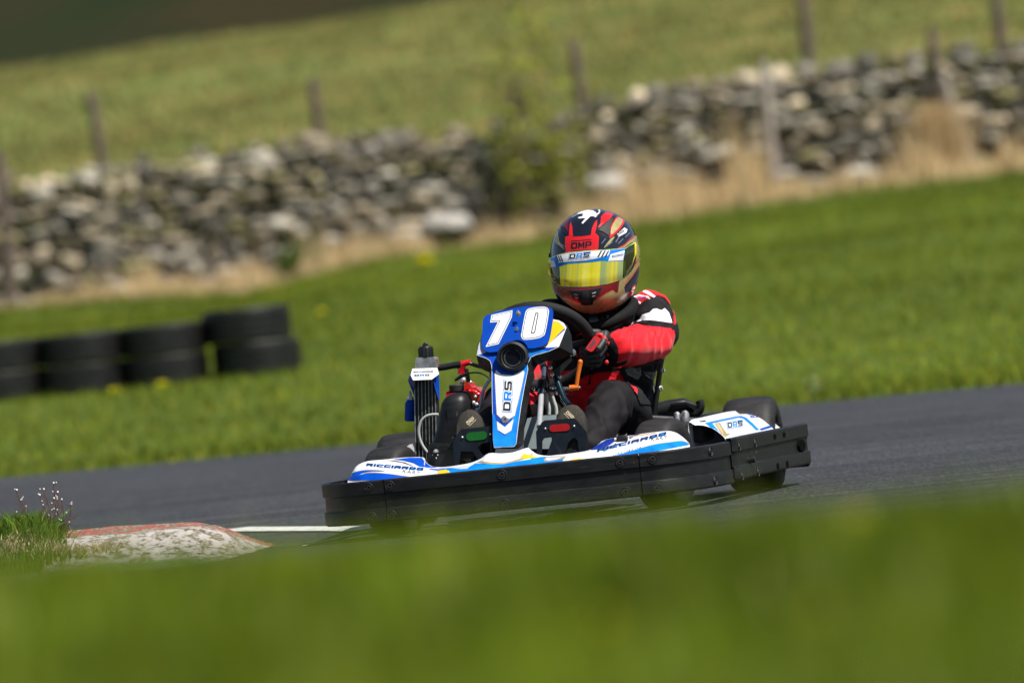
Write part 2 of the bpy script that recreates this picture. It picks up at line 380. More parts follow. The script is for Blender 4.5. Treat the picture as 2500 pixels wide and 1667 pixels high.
def newmat(name):
    m = bpy.data.materials.new(name); m.use_nodes = True; n = m.node_tree.nodes; l = m.node_tree.links
    tc = n.new('ShaderNodeTexCoord'); MATS[name] = m; return m, n, l, n['Principled BSDF'], tc.outputs['Object']
G_LUSH = (.095, .140, .014); G_FIELD = (.19, .21, .07); G_STRAW = (.27, .25, .10)
m, n, l, b, co = newmat('meadow_ground')
sep = n.new('ShaderNodeSeparateXYZ'); l.new(co, sep.inputs[0]); Yc = sep.outputs[1]
lush = ramp(n, l, noise(n, l, co, 1.6), [(.3, (.050, .075, .008)), (.5, (.070, .105, .010)), (.7, (.10, .125, .022))])
fld = ramp(n, l, noise(n, l, co, .55, 7), [(.3, (.095, .14, .025)), (.50, (.15, .185, .045)), (.64, G_FIELD), (.80, G_STRAW)])
far = ramp(n, l, noise(n, l, co, .06, 3), [(.38, (.007, .016, .002)), (.5, (.013, .017, .003)), (.62, (.022, .018, .004))])
c1 = mixc(n, l, rangem(n, l, Yc, 73, 79), lush, fld); c2 = mixc(n, l, rangem(n, l, Yc, 186, 200), c1, far)
l.new(c2, b.inputs['Base Color']); b.inputs['Roughness'].default_value = .85; b.inputs['Specular IOR Level'].default_value = .15
bp = n.new('ShaderNodeBump'); bp.inputs['Distance'].default_value = .06; l.new(noise(n, l, co, 9, 6), bp.inputs['Height']); l.new(bp.outputs[0], b.inputs['Normal'])
tag(mesh_np('ground', V, F, [m], smooth=True), 'grassy ground with a rising pale green field behind the track', kind='structure')
# --- asphalt track: a sheet 4 mm above the ground
m, n, l, b, co = newmat('asphalt')
sp = n.new('ShaderNodeTexVoronoi'); sp.inputs['Scale'].default_value = 170; l.new(co, sp.inputs[0])
agg = ramp(n, l, sp.outputs['Color'], [(.2, (.018, .019, .0215)), (.55, (.030, .032, .037)), (.85, (.068, .071, .078))])
big = ramp(n, l, noise(n, l, co, .8, 6, (1, .25, 1)), [(.3, (.70, .70, .72)), (.7, (1.22, 1.22, 1.22))])
c = mixc(n, l, 1.0, agg, big, 'MULTIPLY')
grit = noise(n, l, co, 150, 4, (1, .05, 1), .7); c = mixc(n, l, .85, c, ramp(n, l, grit, [(.34, (.30, .30, .32)), (.5, (.95, .95, .95)), (.60, (1.5, 1.5, 1.5)), (.70, (3.2, 3.2, 3.1))]), 'MULTIPLY')
lanes = noise(n, l, co, 5, 4, (.10, 1, 1)); c = mixc(n, l, 1.0, c, ramp(n, l, lanes, [(.36, (.48, .48, .50)), (.5, (.95, .95, .96)), (.65, (1.35, 1.35, 1.35))]), 'MULTIPLY')
c = mixc(n, l, rangem(n, l, noise(n, l, co, 3.0, 3, (1.0, .12, 1)), .60, .72, 0, .45), c, (.024, .024, .027))
l.new(c, b.inputs['Base Color']); b.inputs['Roughness'].default_value = .72; b.inputs['Specular IOR Level'].default_value = .4
bp = n.new('ShaderNodeBump'); bp.inputs['Distance'].default_value = .004; l.new(sp.outputs['Distance'], bp.inputs['Height']); l.new(bp.outputs[0], b.inputs['Normal'])
rx = axis([(-120, -10, 20), (-10, 10, 80), (10, 120, 20)]); rows = []
for t in np.linspace(0, 1, 60):
    yn = -8.5 + 0 * rx; yf = edge_far(rx) + .05 * lump(rx, rx * 0, 4, 9) + .03 * lump(rx, rx * 0, 15, 10); yy = yn + (yf - yn) * t
    rows.append(np.stack([rx, yy, terrain(rx, yy) * 0 + .004 + .0 * rx], 1))
Vr = np.concatenate(rows); k = len(rx); ii = (np.arange(59)[:, None] * k + np.arange(k - 1)[None]).ravel()
tag(mesh_np('road', Vr, np.stack([ii, ii + 1, ii + k + 1, ii + k], 1), [m]), 'dark grey asphalt kart track', kind='structure')
# --- white edge line
m, n, l, b, co = newmat('road_paint')
l.new(mixc(n, l, rangem(n, l, noise(n, l, co, 60, 6), .56, .64), (.60, .61, .55), (.16, .16, .15)), b.inputs['Base Color']); b.inputs['Roughness'].default_value = .6
lm = MB()
def strip(pts, wd):
    L = []
    for i, p in enumerate(pts):
        a = Vector(pts[max(i - 1, 0)]); c_ = Vector(pts[min(i + 1, len(pts) - 1)]); t = (c_ - a).normalized(); nn = Vector((-t.y, t.x)) * wd / 2
        L.append([(p[0] + nn.x, p[1] + nn.y, .008), (p[0] - nn.x, p[1] - nn.y, .008)])
    lm.grid(L, m)
def gpt(px, py):
    d = ray(px, py); q = CAM + d * (-CAM.z / d.z); return (q.x, q.y)
strip([gpt(560, 1297), gpt(627, 1297), gpt(760, 1296), gpt(845, 1296), gpt(905, 1297)], .13)
strip([gpt(903, 1301), gpt(870, 1309), gpt(800, 1325), gpt(740, 1338)], .02)
strip([gpt(1035, 1266), gpt(1110, 1262), gpt(1140, 1260)], .10)  # separate pale strip on the asphalt behind the kart
tag(lm.build('road_marking'), 'worn white edge line painted beside the kerb end, and a pale strip behind the kart', kind='structure')
# --- painted concrete kerb
m, n, l, b, co = newmat('kerb_paint')
sep = n.new('ShaderNodeSeparateXYZ'); l.new(co, sep.inputs[0])
wob = math_(n, l, 'ADD', sep.outputs[1], math_(n, l, 'MULTIPLY', math_(n, l, 'SUBTRACT', noise(n, l, co, 5, 5), .5), .22))
red = mixc(n, l, rangem(n, l, wob, -.16, -.08), (.46, .42, .40), (.30, .06, .05))
red2 = mixc(n, l, rangem(n, l, wob, .66, .70), red, (.10, .22, .13))
pt = mixc(n, l, rangem(n, l, wob, -.98, -.93), (.10, .27, .13), red2)
chip = rangem(n, l, noise(n, l, co, 30, 8, (1, .35, 1), .75), .46, .54)
conc = ramp(n, l, noise(n, l, co, 90, 8, (1, .3, 1)), [(.38, (.05, .042, .03)), (.55, (.22, .19, .14)), (.7, (.40, .35, .27))])
l.new(mixc(n, l, chip, conc, pt), b.inputs['Base Color']); b.inputs['Roughness'].default_value = .85
bp = n.new('ShaderNodeBump'); bp.inputs['Distance'].default_value = .012; l.new(noise(n, l, co, 45, 8), bp.inputs['Height']); l.new(bp.outputs[0], b.inputs['Normal'])
kx = np.linspace(-4.0, -.62, 110); ky = np.linspace(-1.35, .95, 70); KX, KY = np.meshgrid(kx, ky)
endf = 1 - sstep(-.96, -.73, KX + .10 * np.abs(KY)); prof = sstep(-1.35, -.1, KY) * (1 - sstep(.45, .93, KY))
KZ = .002 + (.090 - .02 * (KX + 1.3).clip(-.5, 1)) * prof * endf ** .7 + (.005 * lump(KX, KY, 9, 12) + .003 * lump(KX, KY, 40, 13)) * endf * prof
kv = np.stack([KX.ravel(), KY.ravel(), KZ.ravel()], 1); q = len(kx); ii = (np.arange(69)[:, None] * q + np.arange(q - 1)[None]).ravel()
tag(mesh_np('kerb', kv, np.stack([ii, ii + 1, ii + q + 1, ii + q], 1), [m], smooth=True), 'raised concrete kerb with chipped red, white and green paint', kind='structure')
# ------------------------------------------------------------------ grass
def blades(pos, h, wd, lean, col, tipcol=None, seg=1, rng=RNG):
    N = len(pos); a = rng.uniform(0, 2 * math.pi, N); s = np.stack([np.cos(a), np.sin(a), 0 * a], 1); b2 = rng.uniform(0, 2 * math.pi, N)
    ln = np.stack([np.cos(b2), np.sin(b2), 0 * b2], 1) * (lean * rng.uniform(.2, 1, N) * h)[:, None]; up = np.zeros((N, 3)); up[:, 2] = h
    w_ = (wd * .5)[:, None]
    if seg == 1:
        V = np.stack([pos - s * w_, pos + s * w_, pos + up + ln], 1).reshape(-1, 3); i = np.arange(N) * 3
        F = np.stack([i, i + 1, i + 2], 1); C = np.repeat(col, 3, 0)
    else:
        md = pos + up * .55 + ln * .3; tp = pos + up * .95 + ln
        V = np.stack([pos - s * w_, pos + s * w_, md - s * w_ * .75, md + s * w_ * .75, tp], 1).reshape(-1, 3); i = np.arange(N) * 5
        F = np.concatenate([np.stack([i, i + 1, i + 3], 1), np.stack([i, i + 3, i + 2], 1), np.stack([i + 2, i + 3, i + 4], 1)]); C = np.repeat(col, 5, 0)
        if tipcol is not None: C.reshape(N, 5, 3)[:, 4] = tipcol
    return V, F, C
gm = attr_mat('grass_blade', (1, 1, 1), rough=.7, trans=.38, nscale=2.0, var=.22, spec=.06)
def gcol(N, base, sp=.3, yellow=.25, rng=RNG):
    c = np.tile(np.array(base), (N, 1)) * rng.uniform(1 - sp, 1 + sp, (N, 1)); y = rng.random((N, 1)) < yellow
    return np.where(y, c * np.array([1.9, 1.3, 1.5]), c)
def scatter(N, x0, x1, y0, y1, cone=None, keep=None, rng=RNG):
    x = rng.uniform(x0, x1, N); y = rng.uniform(y0, y1, N); k_ = np.ones(N, bool)
    if cone: k_ &= np.abs(x) < cone[0] * (y + 26) + cone[1]
    if keep is not None: k_ &= keep(x, y)
    x, y = x[k_], y[k_]; return np.stack([x, y, terrain(x, y) - .004], 1)
# foreground bank
p = scatter(150000, -2.2, 2.2, -22.5, -12, cone=(.0566, .6)); N = len(p); patch = lump(p[:, 0], p[:, 1], 6, 21)
cc = gcol(N, (.116, .172, .010), .35, .14) * (1 + .42 * patch + .38 * lump(p[:, 0], p[:, 1] * .6, 26, 61)).clip(.3)[:, None]
pale = RNG.random(N) < .02; cc[pale] = np.array([.40, .44, .12])
V1, F1, C1 = blades(p, RNG.uniform(.02, .06, N) * (1 + .45 * lump(p[:, 0], p[:, 1], 22, 62) + .5 * pale), RNG.uniform(.003, .006, N), .7, cc)
# verge beyond the track
p = scatter(620000, -17, 17, 13, 73.4, cone=(.095, 4.0), keep=lambda x, y: (y > edge_far(x) - .06) & (RNG.random(len(x)) < np.interp(y, [14, 30, 74], [1, .55, .3])))
N = len(p); patch = lump(p[:, 0], p[:, 1], 2.2, 22) + .6 * lump(p[:, 0], p[:, 1], 7, 23); near = sstep(3, 0, p[:, 1] - edge_far(p[:, 0]))
cc = gcol(N, (.132, .178, .018), .22, .18) * (1 + .32 * patch + .22 * lump(p[:, 0], p[:, 1] * .35, .8, 71) + .15 * lump(p[:, 0], p[:, 1] * .35, 2.0, 72))[:, None]
V2, F2, C2 = blades(p, RNG.uniform(.03, .065, N) * (1 + .35 * patch + .2 * near) * np.interp(p[:, 1], [14, 74], [1, 1.5]), RNG.uniform(.006, .012, N) * np.interp(p[:, 1], [14, 74], [1, 2]), .8, cc)
# near verge with the kerb
p = scatter(26000, -2.6, -1.12, -2.2, 1.1, keep=lambda x, y: (x < -1.22 - .12 * np.abs(y) + .06 * lump(x, y, 12, 30)) & (y < .75) & (y > -1.1 + .5 * (x + 1.3)))
N = len(p); patch = lump(p[:, 0], p[:, 1], 7, 24); p[:, 2] += .03
cc = gcol(N, (.085, .155, .018), .4, .15) * (1 + .2 * patch)[:, None]
V3, F3, C3 = blades(p, RNG.uniform(.03, .07, N) * (1 + .3 * patch) * np.interp(p[:, 0], [-1.6, -1.40, -1.30, -1.2], [1.0, 1.35, .9, .4]), RNG.uniform(.003, .006, N), .9, cc, seg=2)
o2 = len(V1); o3 = o2 + len(V2)
tag(mesh_np('grass', np.concatenate([V1, V2, V3]), np.concatenate([F1, F2 + o2, F3 + o3]), [gm], np.concatenate([C1, C2, C3])), 'green grass on the near bank and the verge beyond the track', kind='stuff')
# rough pasture of the field
p = scatter(230000, -32, 32, 75.3, 182, cone=(.08, 6)); N = len(p); patch = lump(p[:, 0], p[:, 1], 1.1, 25) + .6 * lump(p[:, 0], p[:, 1], 3, 26)
cc = gcol(N, (.190, .200, .066), .2, .25) * (1 + .35 * patch)[:, None]; cc *= np.where(patch[:, None] > .7, np.array([1.45, 1.15, 1.4]), 1)
V1, F1, C1 = blades(p, RNG.uniform(.06, .18, N), RNG.uniform(.03, .06, N), .8, cc)
tag(mesh_np('pasture_grass', V1, F1, [gm], C1), 'pale tussocky grass of the hillside field behind the wall', kind='stuff')
# dead straw at the wall foot
def wbase(x): return terrain(x, 0 * x + 74)
N = 48000; x = RNG.uniform(-15, 15, N); dens = np.interp(x, [-8, -5, -3.6, -3.3, -2.9, -2, -1.4, -.6, .3, .9, 2.6, 3.2, 5, 8], [.4, .45, .55, .65, .9, .7, .5, .4, .5, .6, .75, .45, .5, .4]) + .40 * lump(x, x * 0, 6, 27)
k_ = RNG.random(N) < dens; x = x[k_]; N = len(x); y = 73.4 - np.abs(RNG.normal(0, .6, N)); p = np.stack([x, y, terrain(x, y)], 1)
hh = np.interp(73.4 - y, [0, .5, 2.5], [1, .8, .35]) * np.interp(x, [-8, -4.9, -3.6, -2.95, -2.78, -2.6, -2.0, -1.2, .9, 1.3, 2.7, 3.1, 4.2, 4.7, 5.2, 8], [.12, .14, .24, .24, .52, .26, .30, .22, .30, .60, .65, .22, .25, .6, .30, .25]) * (RNG.beta(2, 3, N) * 1.7 + .15) * (1 + .8 * lump(x, x * 0, 10, 28)).clip(.25)
cc = np.tile(np.array([.66, .50, .28]), (N, 1)) * RNG.uniform(.7, 1.25, (N, 1)); sm = attr_mat('straw', (1, 1, 1), rough=.7, trans=.3, nscale=3, var=.2)
V1, F1, C1 = blades(p, hh, RNG.uniform(.012, .03, N), .45, cc)
tx = W(2290, 300, 73.4); N2 = 2600; q = np.stack([tx.x + RNG.normal(0, .10, N2), 73.3 + RNG.normal(0, .08, N2), terrain(tx.x, 73.3) + 0 * np.arange(N2)], 1)
V2, F2, C2 = blades(q, RNG.uniform(.4, .95, N2), RNG.uniform(.012, .03, N2), .25, np.tile(np.array([.66, .50, .28]), (N2, 1)) * RNG.uniform(.7, 1.2, (N2, 1)))
tag(mesh_np('dry_grass', np.concatenate([V1, V2]), np.concatenate([F1, F2 + len(V1)]), [sm], np.concatenate([C1, C2])), 'tan dead grass along the foot of the stone wall', kind='stuff')
N = 2600; x = RNG.uniform(-2.5, -1.15, N); y = -.62 + .45 * (x + 1.2) + RNG.normal(0, .07, N); V1, F1, C1 = blades(np.stack([x, y, terrain(x, y) + .05], 1), RNG.uniform(.01, .04, N), RNG.uniform(.002, .004, N), 2.2, np.tile(np.array([.42, .33, .19]), (N, 1)) * RNG.uniform(.6, 1.2, (N, 1)), seg=2)
tag(mesh_np('dead_grass', V1, F1, [sm], C1), 'matted dead grass along the near side of the painted kerb', kind='stuff')
# ------------------------------------------------------------------ dry stone walls
def unit_stone():
    bm = bmesh.new(); bmesh.ops.create_cube(bm, size=2); bmesh.ops.subdivide_edges(bm, edges=bm.edges, cuts=2, use_grid_fill=True)
    v = np.array([x_.co[:] for x_ in bm.verts]); f = np.array([[q_.index for q_ in f_.verts] for f_ in bm.faces]); bm.free()
    r = np.linalg.norm(v, axis=1, keepdims=True); sph = v / r * 1.18; return v * .45 + sph * .55, f
SV, SF = unit_stone()
top_px = [(-200, 470), (53, 452), (319, 399), (563, 377), (925, 330), (1169, 351), (1225, 305), (1290, 325), (1380, 300), (1488, 250), (1648, 218), (1828, 197), (2020, 175), (2230, 160), (2339, 138), (2500, 117), (2700, 100)]
TX = [W(a, b_, 74).x for a, b_ in top_px]; TZ = [W(a, b_, 74).z for a, b_ in top_px]
stm = attr_mat('field_stone', (1, 1, 1), rough=.9, nscale=9, var=.45, spec=.2, bump=.03, bscale=14)
TX = [-24] + TX + [24]; TZ = [float(terrain(-24., 74.)) + 1.3] + TZ + [float(terrain(24., 74.)) + 1.35]
def stone_wall(x0, x1, label, seed):
    r = np.random.default_rng(seed); Vs, Fs, Cs = [], [], []; nb = 0
    def stone(cx, cy, cz, sx, sy, sz, tilt, dark=1.0):
        nonlocal nb
        v = SV * (1 + r.normal(0, .09, SV.shape)); v = v * np.array([sx / 2, sy / 2, sz / 2]) * 1.0; a = r.normal(0, tilt)
        R = np.array([[math.cos(a), 0, math.sin(a)], [0, 1, 0], [-math.sin(a), 0, math.cos(a)]]); v = v @ R.T + np.array([cx, cy, cz])
        t = r.random(); g = r.choice([.12, .17, .24, .32, .40, .50], p=[.16, .22, .24, .19, .12, .07]) * r.uniform(.8, 1.2) * dark
        c_ = np.array([g * 1.06, g * .98, g * .82]) if t < .5 else (np.array([g * 1.15, g * .97, g * .70]) if t < .85 else np.array([g * .75, g * .68, g * .35]))
        Vs.append(v); Fs.append(SF + nb); Cs.append(np.tile(c_, (len(v), 1))); nb += len(v)
    lev = 0.0
    while lev < 1.75:
        ch = r.uniform(.07, .165); x = x0 + r.uniform(-.1, .1)
        while x < x1:
            wd = r.uniform(.10, .42) * (1 if lev > .3 else 1.25); cx = x + wd / 2; bz = float(terrain(cx, 74.)); tz = float(np.interp(cx, TX, TZ)) - .03
            if bz + lev + ch * .5 < tz:
                for yy in (-.2, .2):
                    stone(cx, 74 + yy + r.normal(0, .025), bz + lev + ch / 2 + r.normal(0, .02) - .03, wd * r.uniform(.9, 1.1), .46, ch * r.uniform(.8, 1.3), .24)
            elif bz + lev - ch * .6 < tz and r.random() < .75:
                stone(cx, 74 + r.normal(0, .05), bz + lev + .02, wd * r.uniform(.6, 1.0), .44, ch * r.uniform(1, 1.6), .5, .8)
            x += wd * r.uniform(.92, 1.0)
        lev += ch * .93
    # packing behind the faces
    xs = np.linspace(x0 + .1, x1 - .1, 40); cv = []; cf = []
    for i_, xx in enumerate(xs):
        bz = float(terrain(xx, 74.)) - .1; tz = float(np.interp(xx, TX, TZ)) - .2
        cv += [(xx, 73.92, bz), (xx, 74.08, bz), (xx, 74.08, tz), (xx, 73.92, tz)]
        if i_:
            a = (i_ - 1) * 4; cf += [(a + k_, a + (k_ + 1) % 4, a + 4 + (k_ + 1) % 4, a + 4 + k_) for k_ in range(4)]
    Vs.append(np.array(cv)); Fs.append(np.array(cf) + nb); Cs.append(np.tile(np.array([.035, .030, .020]), (len(cv), 1)))
    tag(mesh_np('dry_stone_wall', np.concatenate(Vs), np.concatenate(Fs), [stm], np.concatenate(Cs), smooth=True), label, 'stone wall')
stone_wall(-22, -.02, 'lower left length of tumbled dry stone wall behind the tyre stacks', 31)
stone_wall(.0, 22, 'higher right length of dry stone wall behind the driver and pale posts', 32)
N = 40; 
# boulders at the foot of the wall are stones of their own
for (px, py, sx, sz, lab) in ((990, 590, .36, .24, 'big pale boulder fallen at the foot of the wall left of the shrub'), (1090, 550, .52, .20, 'long flat pale stone low in the left wall beside the boulder'), (1480, 455, .42, .24, 'pale rounded stone low in the wall just right of the shrub')):
    c_ = W(px, py, 73.35); v = SV * (1 + RNG.normal(0, .07, SV.shape)) * np.array([sx / 2, .25, sz / 2]); o = mesh_np('boulder', v, SF, [stm], np.tile(np.array([.40, .38, .35]), (len(v), 1)), smooth=True, loc=c_)
    tag(o, lab, 'boulder')
# ------------------------------------------------------------------ fence posts
wood_old = mat('weathered_wood', (.13, .095, .075), .85, var=.35, scale=14, stretch=(6, 6, .8), bump=.01, bscale=30)
wood_pale = mat('bleached_wood', (.36, .31, .27), .8, var=.25, scale=14, stretch=(6, 6, .8), bump=.01, bscale=30)
for (a, b_, y, wd, mm, lab) in (
    ((222, 228), (262, 470), 75.2, .115, wood_old, 'brown fence post behind the far left stretch of wall'),
    ((762, 192), (795, 420), 75.2, .115, wood_old, 'brown fence post behind the middle of the left wall'),
    ((1400, 100), (1430, 330), 75.6, .12, wood_old, 'grey fence post behind the green shrub'),
    ((1262, 195), (1282, 560), 73.55, .16, wood_old, 'thick dark gatepost at the left edge of the green shrub'),
    ((1862, 150), (1895, 480), 73.3, .12, wood_pale, 'pale bleached post standing in front of the right wall'),
    ((1955, -40), (1988, 240), 75.4, .13, wood_old, 'tall brown fence post behind the wall right of the bleached post'),
    ((2272, 72), (2312, 330), 73.55, .12, wood_old, 'dark fence post with a straw tuft at its foot'),
    ((2300, 180), (2375, 410), 73.3, .10, wood_pale, 'pale stake leaning against the dark post at the right wall'),
    ((2428, -40), (2455, 190), 75.4, .13, wood_old, 'tall fence post behind the far right end of the wall'),
    ((-2, 375), (28, 745), 73.2, .13, wood_old, 'brown post at the far left edge in front of the wall')):
    A, B = W(*a, y), W(*b_, y); A = A - B; s = MB(); rg = random.Random(int(a[0] + 500)); R_ = []
    for t in (0, .25, .5, .75, .97, 1.0):
        hw = wd / 2 * (1.08 - .12 * t) * (.82 if t == 1 else 1) * rg.uniform(.95, 1.05); c_ = A * t + Vector((rg.uniform(-.006, .006), 0, 0))
        R_.append([c_ + Vector((math.cos(u_) * hw, math.sin(u_) * hw, 0)) for u_ in [2 * math.pi * k_ / 9 + .2 for k_ in range(9)]])
    s.loft(R_, mm); o = s.build('fence_post'); o.location = B; tag(o, lab, 'fence post')
# ------------------------------------------------------------------ shrub in the gap
c0 = W(1345, 560, 73.2); bark = mat('shrub_bark', (.16, .12, .07), .8, bump=.004)
sh = empty('shrub', Matrix.Translation(c0), 'sparse green shrub growing up the wall between the gatepost and the right wall', 'shrub')
st = MB(); lv, lf, lc = [], [], []; rg = random.Random(5); nleaf = 0
for i in range(13):
    a = Vector((rg.uniform(-.35, .4), rg.uniform(-.12, .15), 0)); hgt = rg.uniform(2.0, 2.6) if i < 6 else rg.uniform(1.0, 1.6); a.x *= .45 if i < 5 else 1; tip = a + Vector((rg.uniform(-.28, .22) - .1 * hgt, rg.uniform(-.1, .1), hgt))
    mid = (a + tip) / 2 + Vector((rg.uniform(-.08, .08), 0, 0)); pts = smooth_path([a, mid, tip], 5); st.tube(pts, [.02 * (1 - .8 * k_ / (len(pts) - 1)) for k_ in range(len(pts))], bark, 6)
    for k_ in range(64):
        t = rg.uniform(.08, 1) ** .7; p_ = pts[min(int(t * (len(pts) - 1)), len(pts) - 1)] + Vector((rg.gauss(0, .09), rg.gauss(0, .08), rg.gauss(0, .05)))
        u_ = Vector((rg.gauss(0, 1), rg.gauss(0, 1), rg.gauss(0, 1))).normalized() * rg.uniform(.03, .06); v_ = u_.orthogonal().normalized() * u_.length * .6
        lv += [p_ - u_, p_ + v_, p_ + u_, p_ - v_]; lf.append([nleaf, nleaf + 1, nleaf + 2, nleaf + 3]); nleaf += 4
        g = rg.uniform(.6, 1.4); lc += [(.25 * g, .28 * g, .035 * g)] * 4
st.build('stem', sh); mesh_np('foliage', np.array([v_[:] for v_ in lv]), np.array(lf), [gm], np.array(lc), parent=sh)
c1 = W(742, 640, 73.0); s = MB(); rg = random.Random(12); lv, lf, lc = [], [], []
for k_ in range(520):
    p_ = Vector((rg.gauss(0, .13), rg.gauss(0, .10), abs(rg.gauss(.10, .13)))); u_ = Vector((rg.gauss(0, 1), rg.gauss(0, 1), rg.gauss(0, 1))).normalized() * rg.uniform(.03, .055); v_ = u_.orthogonal().normalized() * u_.length * .6; g = rg.uniform(.6, 1.3)
    lv += [p_ - u_, p_ + v_, p_ + u_, p_ - v_]; lf.append([4 * k_, 4 * k_ + 1, 4 * k_ + 2, 4 * k_ + 3]); lc += [(.06 * g, .12 * g, .008 * g)] * 4
o = mesh_np('leafy_plant', np.array([v_[:] for v_ in lv]), np.array(lf), [gm], np.array(lc), loc=(c1.x, 73.0, float(terrain(c1.x, 73.0)))); tag(o, 'low dark green leafy plant against the foot of the left wall', 'plant')
# ------------------------------------------------------------------ tyres stacked on the verge
rub_old = mat('old_tyre_rubber', (.007, .0068, .0065), .45, var=.35, scale=12, bump=.004, bscale=60)
def tyre_mesh(R, Wd):
    s = MB(); h = Wd / 2
    prof = [(R * .60, -h * .55), (R * .62, -h * .80), (R * .80, -h * .99), (R * .955, -h * .97), (R * .995, -h * .86)]
    for g in (-.45, -.05, .35):
        prof += [(R, h * (g - .16)), (R, h * g), (R * .975, h * (g + .02)), (R * .975, h * (g + .08)), (R, h * (g + .10))]
    prof += [(R * .995, h * .86), (R * .955, h * .97), (R * .80, h * .99), (R * .62, h * .80), (R * .60, h * .55), (R * .66, h * .3), (R * .90, h * .5), (R * .92, -h * .5), (R * .66, -h * .3)]
    s.lathe((0, 0, 0), (0, 0, 1), prof, rub_old, 40, closed=True); return s
first = None; TY = 32.0; TR = .285; TW = .192
ranks = ['leftmost, cut by the frame edge', 'second from the left', 'third from the left', 'rightmost, nearest the kart']
for i, (px, py, dx) in enumerate(((2, 978, 0), (203, 953, 0), (405, 927, 0), (632, 915, -.055))):
    for lvl in (0, 1):
        if first is None: o = tyre_mesh(TR, TW).build('tyre'); first = o
        else: o = first.copy(); sc.collection.objects.link(o)
        c_ = W(px, py, TY); zz = float(terrain(c_.x, TY)); o.scale = (1, 1, 1.13 if i == 3 else 1); TWs = TW * o.scale[2]; o.location = (c_.x + dx * lvl + .012 * (i % 2) * lvl, TY, zz + TWs / 2 + lvl * (TWs + .001) - .004); o.rotation_euler = (0, 0, i * 1.3 + lvl)
        tag(o, ('upper' if lvl else 'lower') + ' black tyre of the stack ' + ranks[i], 'tyre', 'tyres stacked in a row beyond the track')
# ------------------------------------------------------------------ flowers
ylw = mat('dandelion_yellow', (.78, .72, .01), .7, var=.1, scale=80); stemg = mat('flower_stem', (.10, .16, .03), .6); petal = mat('white_petal', (.75, .75, .70), .6)
podb = mat('seed_pod', (.10, .05, .045), .6)
for (px, py, y, r, hh, lab) in ((1037, 650, 62, .115, .05, 'large yellow dandelion in the verge below the stone wall'), (280, 972, 30.2, .045, .05, 'left yellow dandelion in front of the tyre stacks'), (397, 945, 30.4, .045, .05, 'right yellow dandelion in front of the tyre stacks'), (785, 767, 44, .045, .04, 'faint yellow dandelion on the verge right of the tyre stacks'), (2110, 1390, -17.3, .012, .02, 'yellow flower blurred in the near grass bank at the right'), (1480, 1560, -19.2, .012, .02, 'yellow flower blurred at the bottom middle of the near grass bank'), (2010, 1600, -19.4, .011, .02, 'yellow flower blurred at the bottom right of the near grass bank')):
    c_ = W(px, py, y); g_ = float(terrain(c_.x, y)); hh = max(c_.z - g_, .02); ro = empty('dandelion', Matrix.Translation((c_.x, y, g_)), lab, 'flower')
    MB().tube([(0, 0, -.01), (.004, 0, hh * .5), (0, 0, hh)], .003, stemg, 6).build('stem', ro)
    s = MB(); rg = random.Random(int(px))
    for k_ in range(90):
        a = rg.uniform(0, 6.283); q = rg.uniform(.1, 1) ** .5; d = Vector((math.cos(a) * q, math.sin(a) * q, 1.15 - q * .8)).normalized() * r; sd = d.cross(Vector((0, 0, 1)) + Vector((.1, 0, 0))).normalized() * r * .12
        s.add([Vector((0, 0, hh)) - sd * .4, Vector((0, 0, hh)) + sd * .4, Vector((0, 0, hh)) + d + sd, Vector((0, 0, hh)) + d - sd], [(0, 1, 2, 3)], ylw)
    s.build('flower_head', ro)
cw = W(1988, 948, 13.0 + 1.5); ro = empty('wildflower', Matrix.Translation((cw.x, 14.6, 0)), 'pale wildflower cluster at the far track edge right of the kart', 'flower')
s = MB(); rg = random.Random(3)
for k_ in range(14): s.sphere((rg.gauss(0, .022), rg.gauss(0, .02), rg.uniform(.05, .13)), .003, petal, 6)
s.build('petals', ro); MB().tube([(0, 0, 0), (0, 0, .12)], .003, stemg, 6).build('stem', ro)
# bittercress stalks on the kerb-side clump
def k_ok(px): return True
def weed(px0, py0, tops, lab, y):
    b0 = W(px0, py0, y); g_ = float(terrain(b0.x, y)); ro = empty('wildflower', Matrix.Translation((b0.x, y, g_)), lab, 'flower', 'seeding weeds in the near grass clump'); s = MB(); f_ = MB(); base = Vector((0, 0, 0)); o0 = Vector((b0.x, y, g_))
    for (px, py) in tops:
        tp = W(px, py, y) - o0; md = base.lerp(tp, .5) + Vector((.01, 0, .01)); s.tube(smooth_path([base, md, tp], 4), .0016, podb, 5)
        f_.sphere(tp + Vector((0, 0, .003)), 0.0034, petal, 7) if k_ok(px) else None
        for k_ in range(7):
            q = base.lerp(tp, .5 + .07 * k_) + Vector((0, 0, .004)); s.tube([q, q + Vector((rg.uniform(-.014, .014), 0, rg.uniform(.006, .018)))], .0013, podb, 4)
            if k_ % 3 == 0: f_.sphere(q + Vector((rg.uniform(-.012, .012), -.002, .014)), 0.0021, petal, 6)
    s.build('stalk', ro); f_.build('petals', ro)
weed(118, 1262, [(131, 1181), (107, 1196), (141, 1203), (97, 1210)], 'tallest seeding weed rising from the middle of the grass clump', .1)
weed(140, 1268, [(151, 1221), (174, 1232), (132, 1218)], 'seeding weed leaning right above the kerb end of the grass clump', .05)
weed(52, 1262, [(41, 1198), (54, 1220)], 'thin seeding weed on the left of the grass clump', .1)
s = MB(); b0 = W(100, 1300, .0); g_ = float(terrain(b0.x, 0.)); rg = random.Random(9); leafm = mat('broad_leaf', (.05, .12, .012), .4, var=.2)
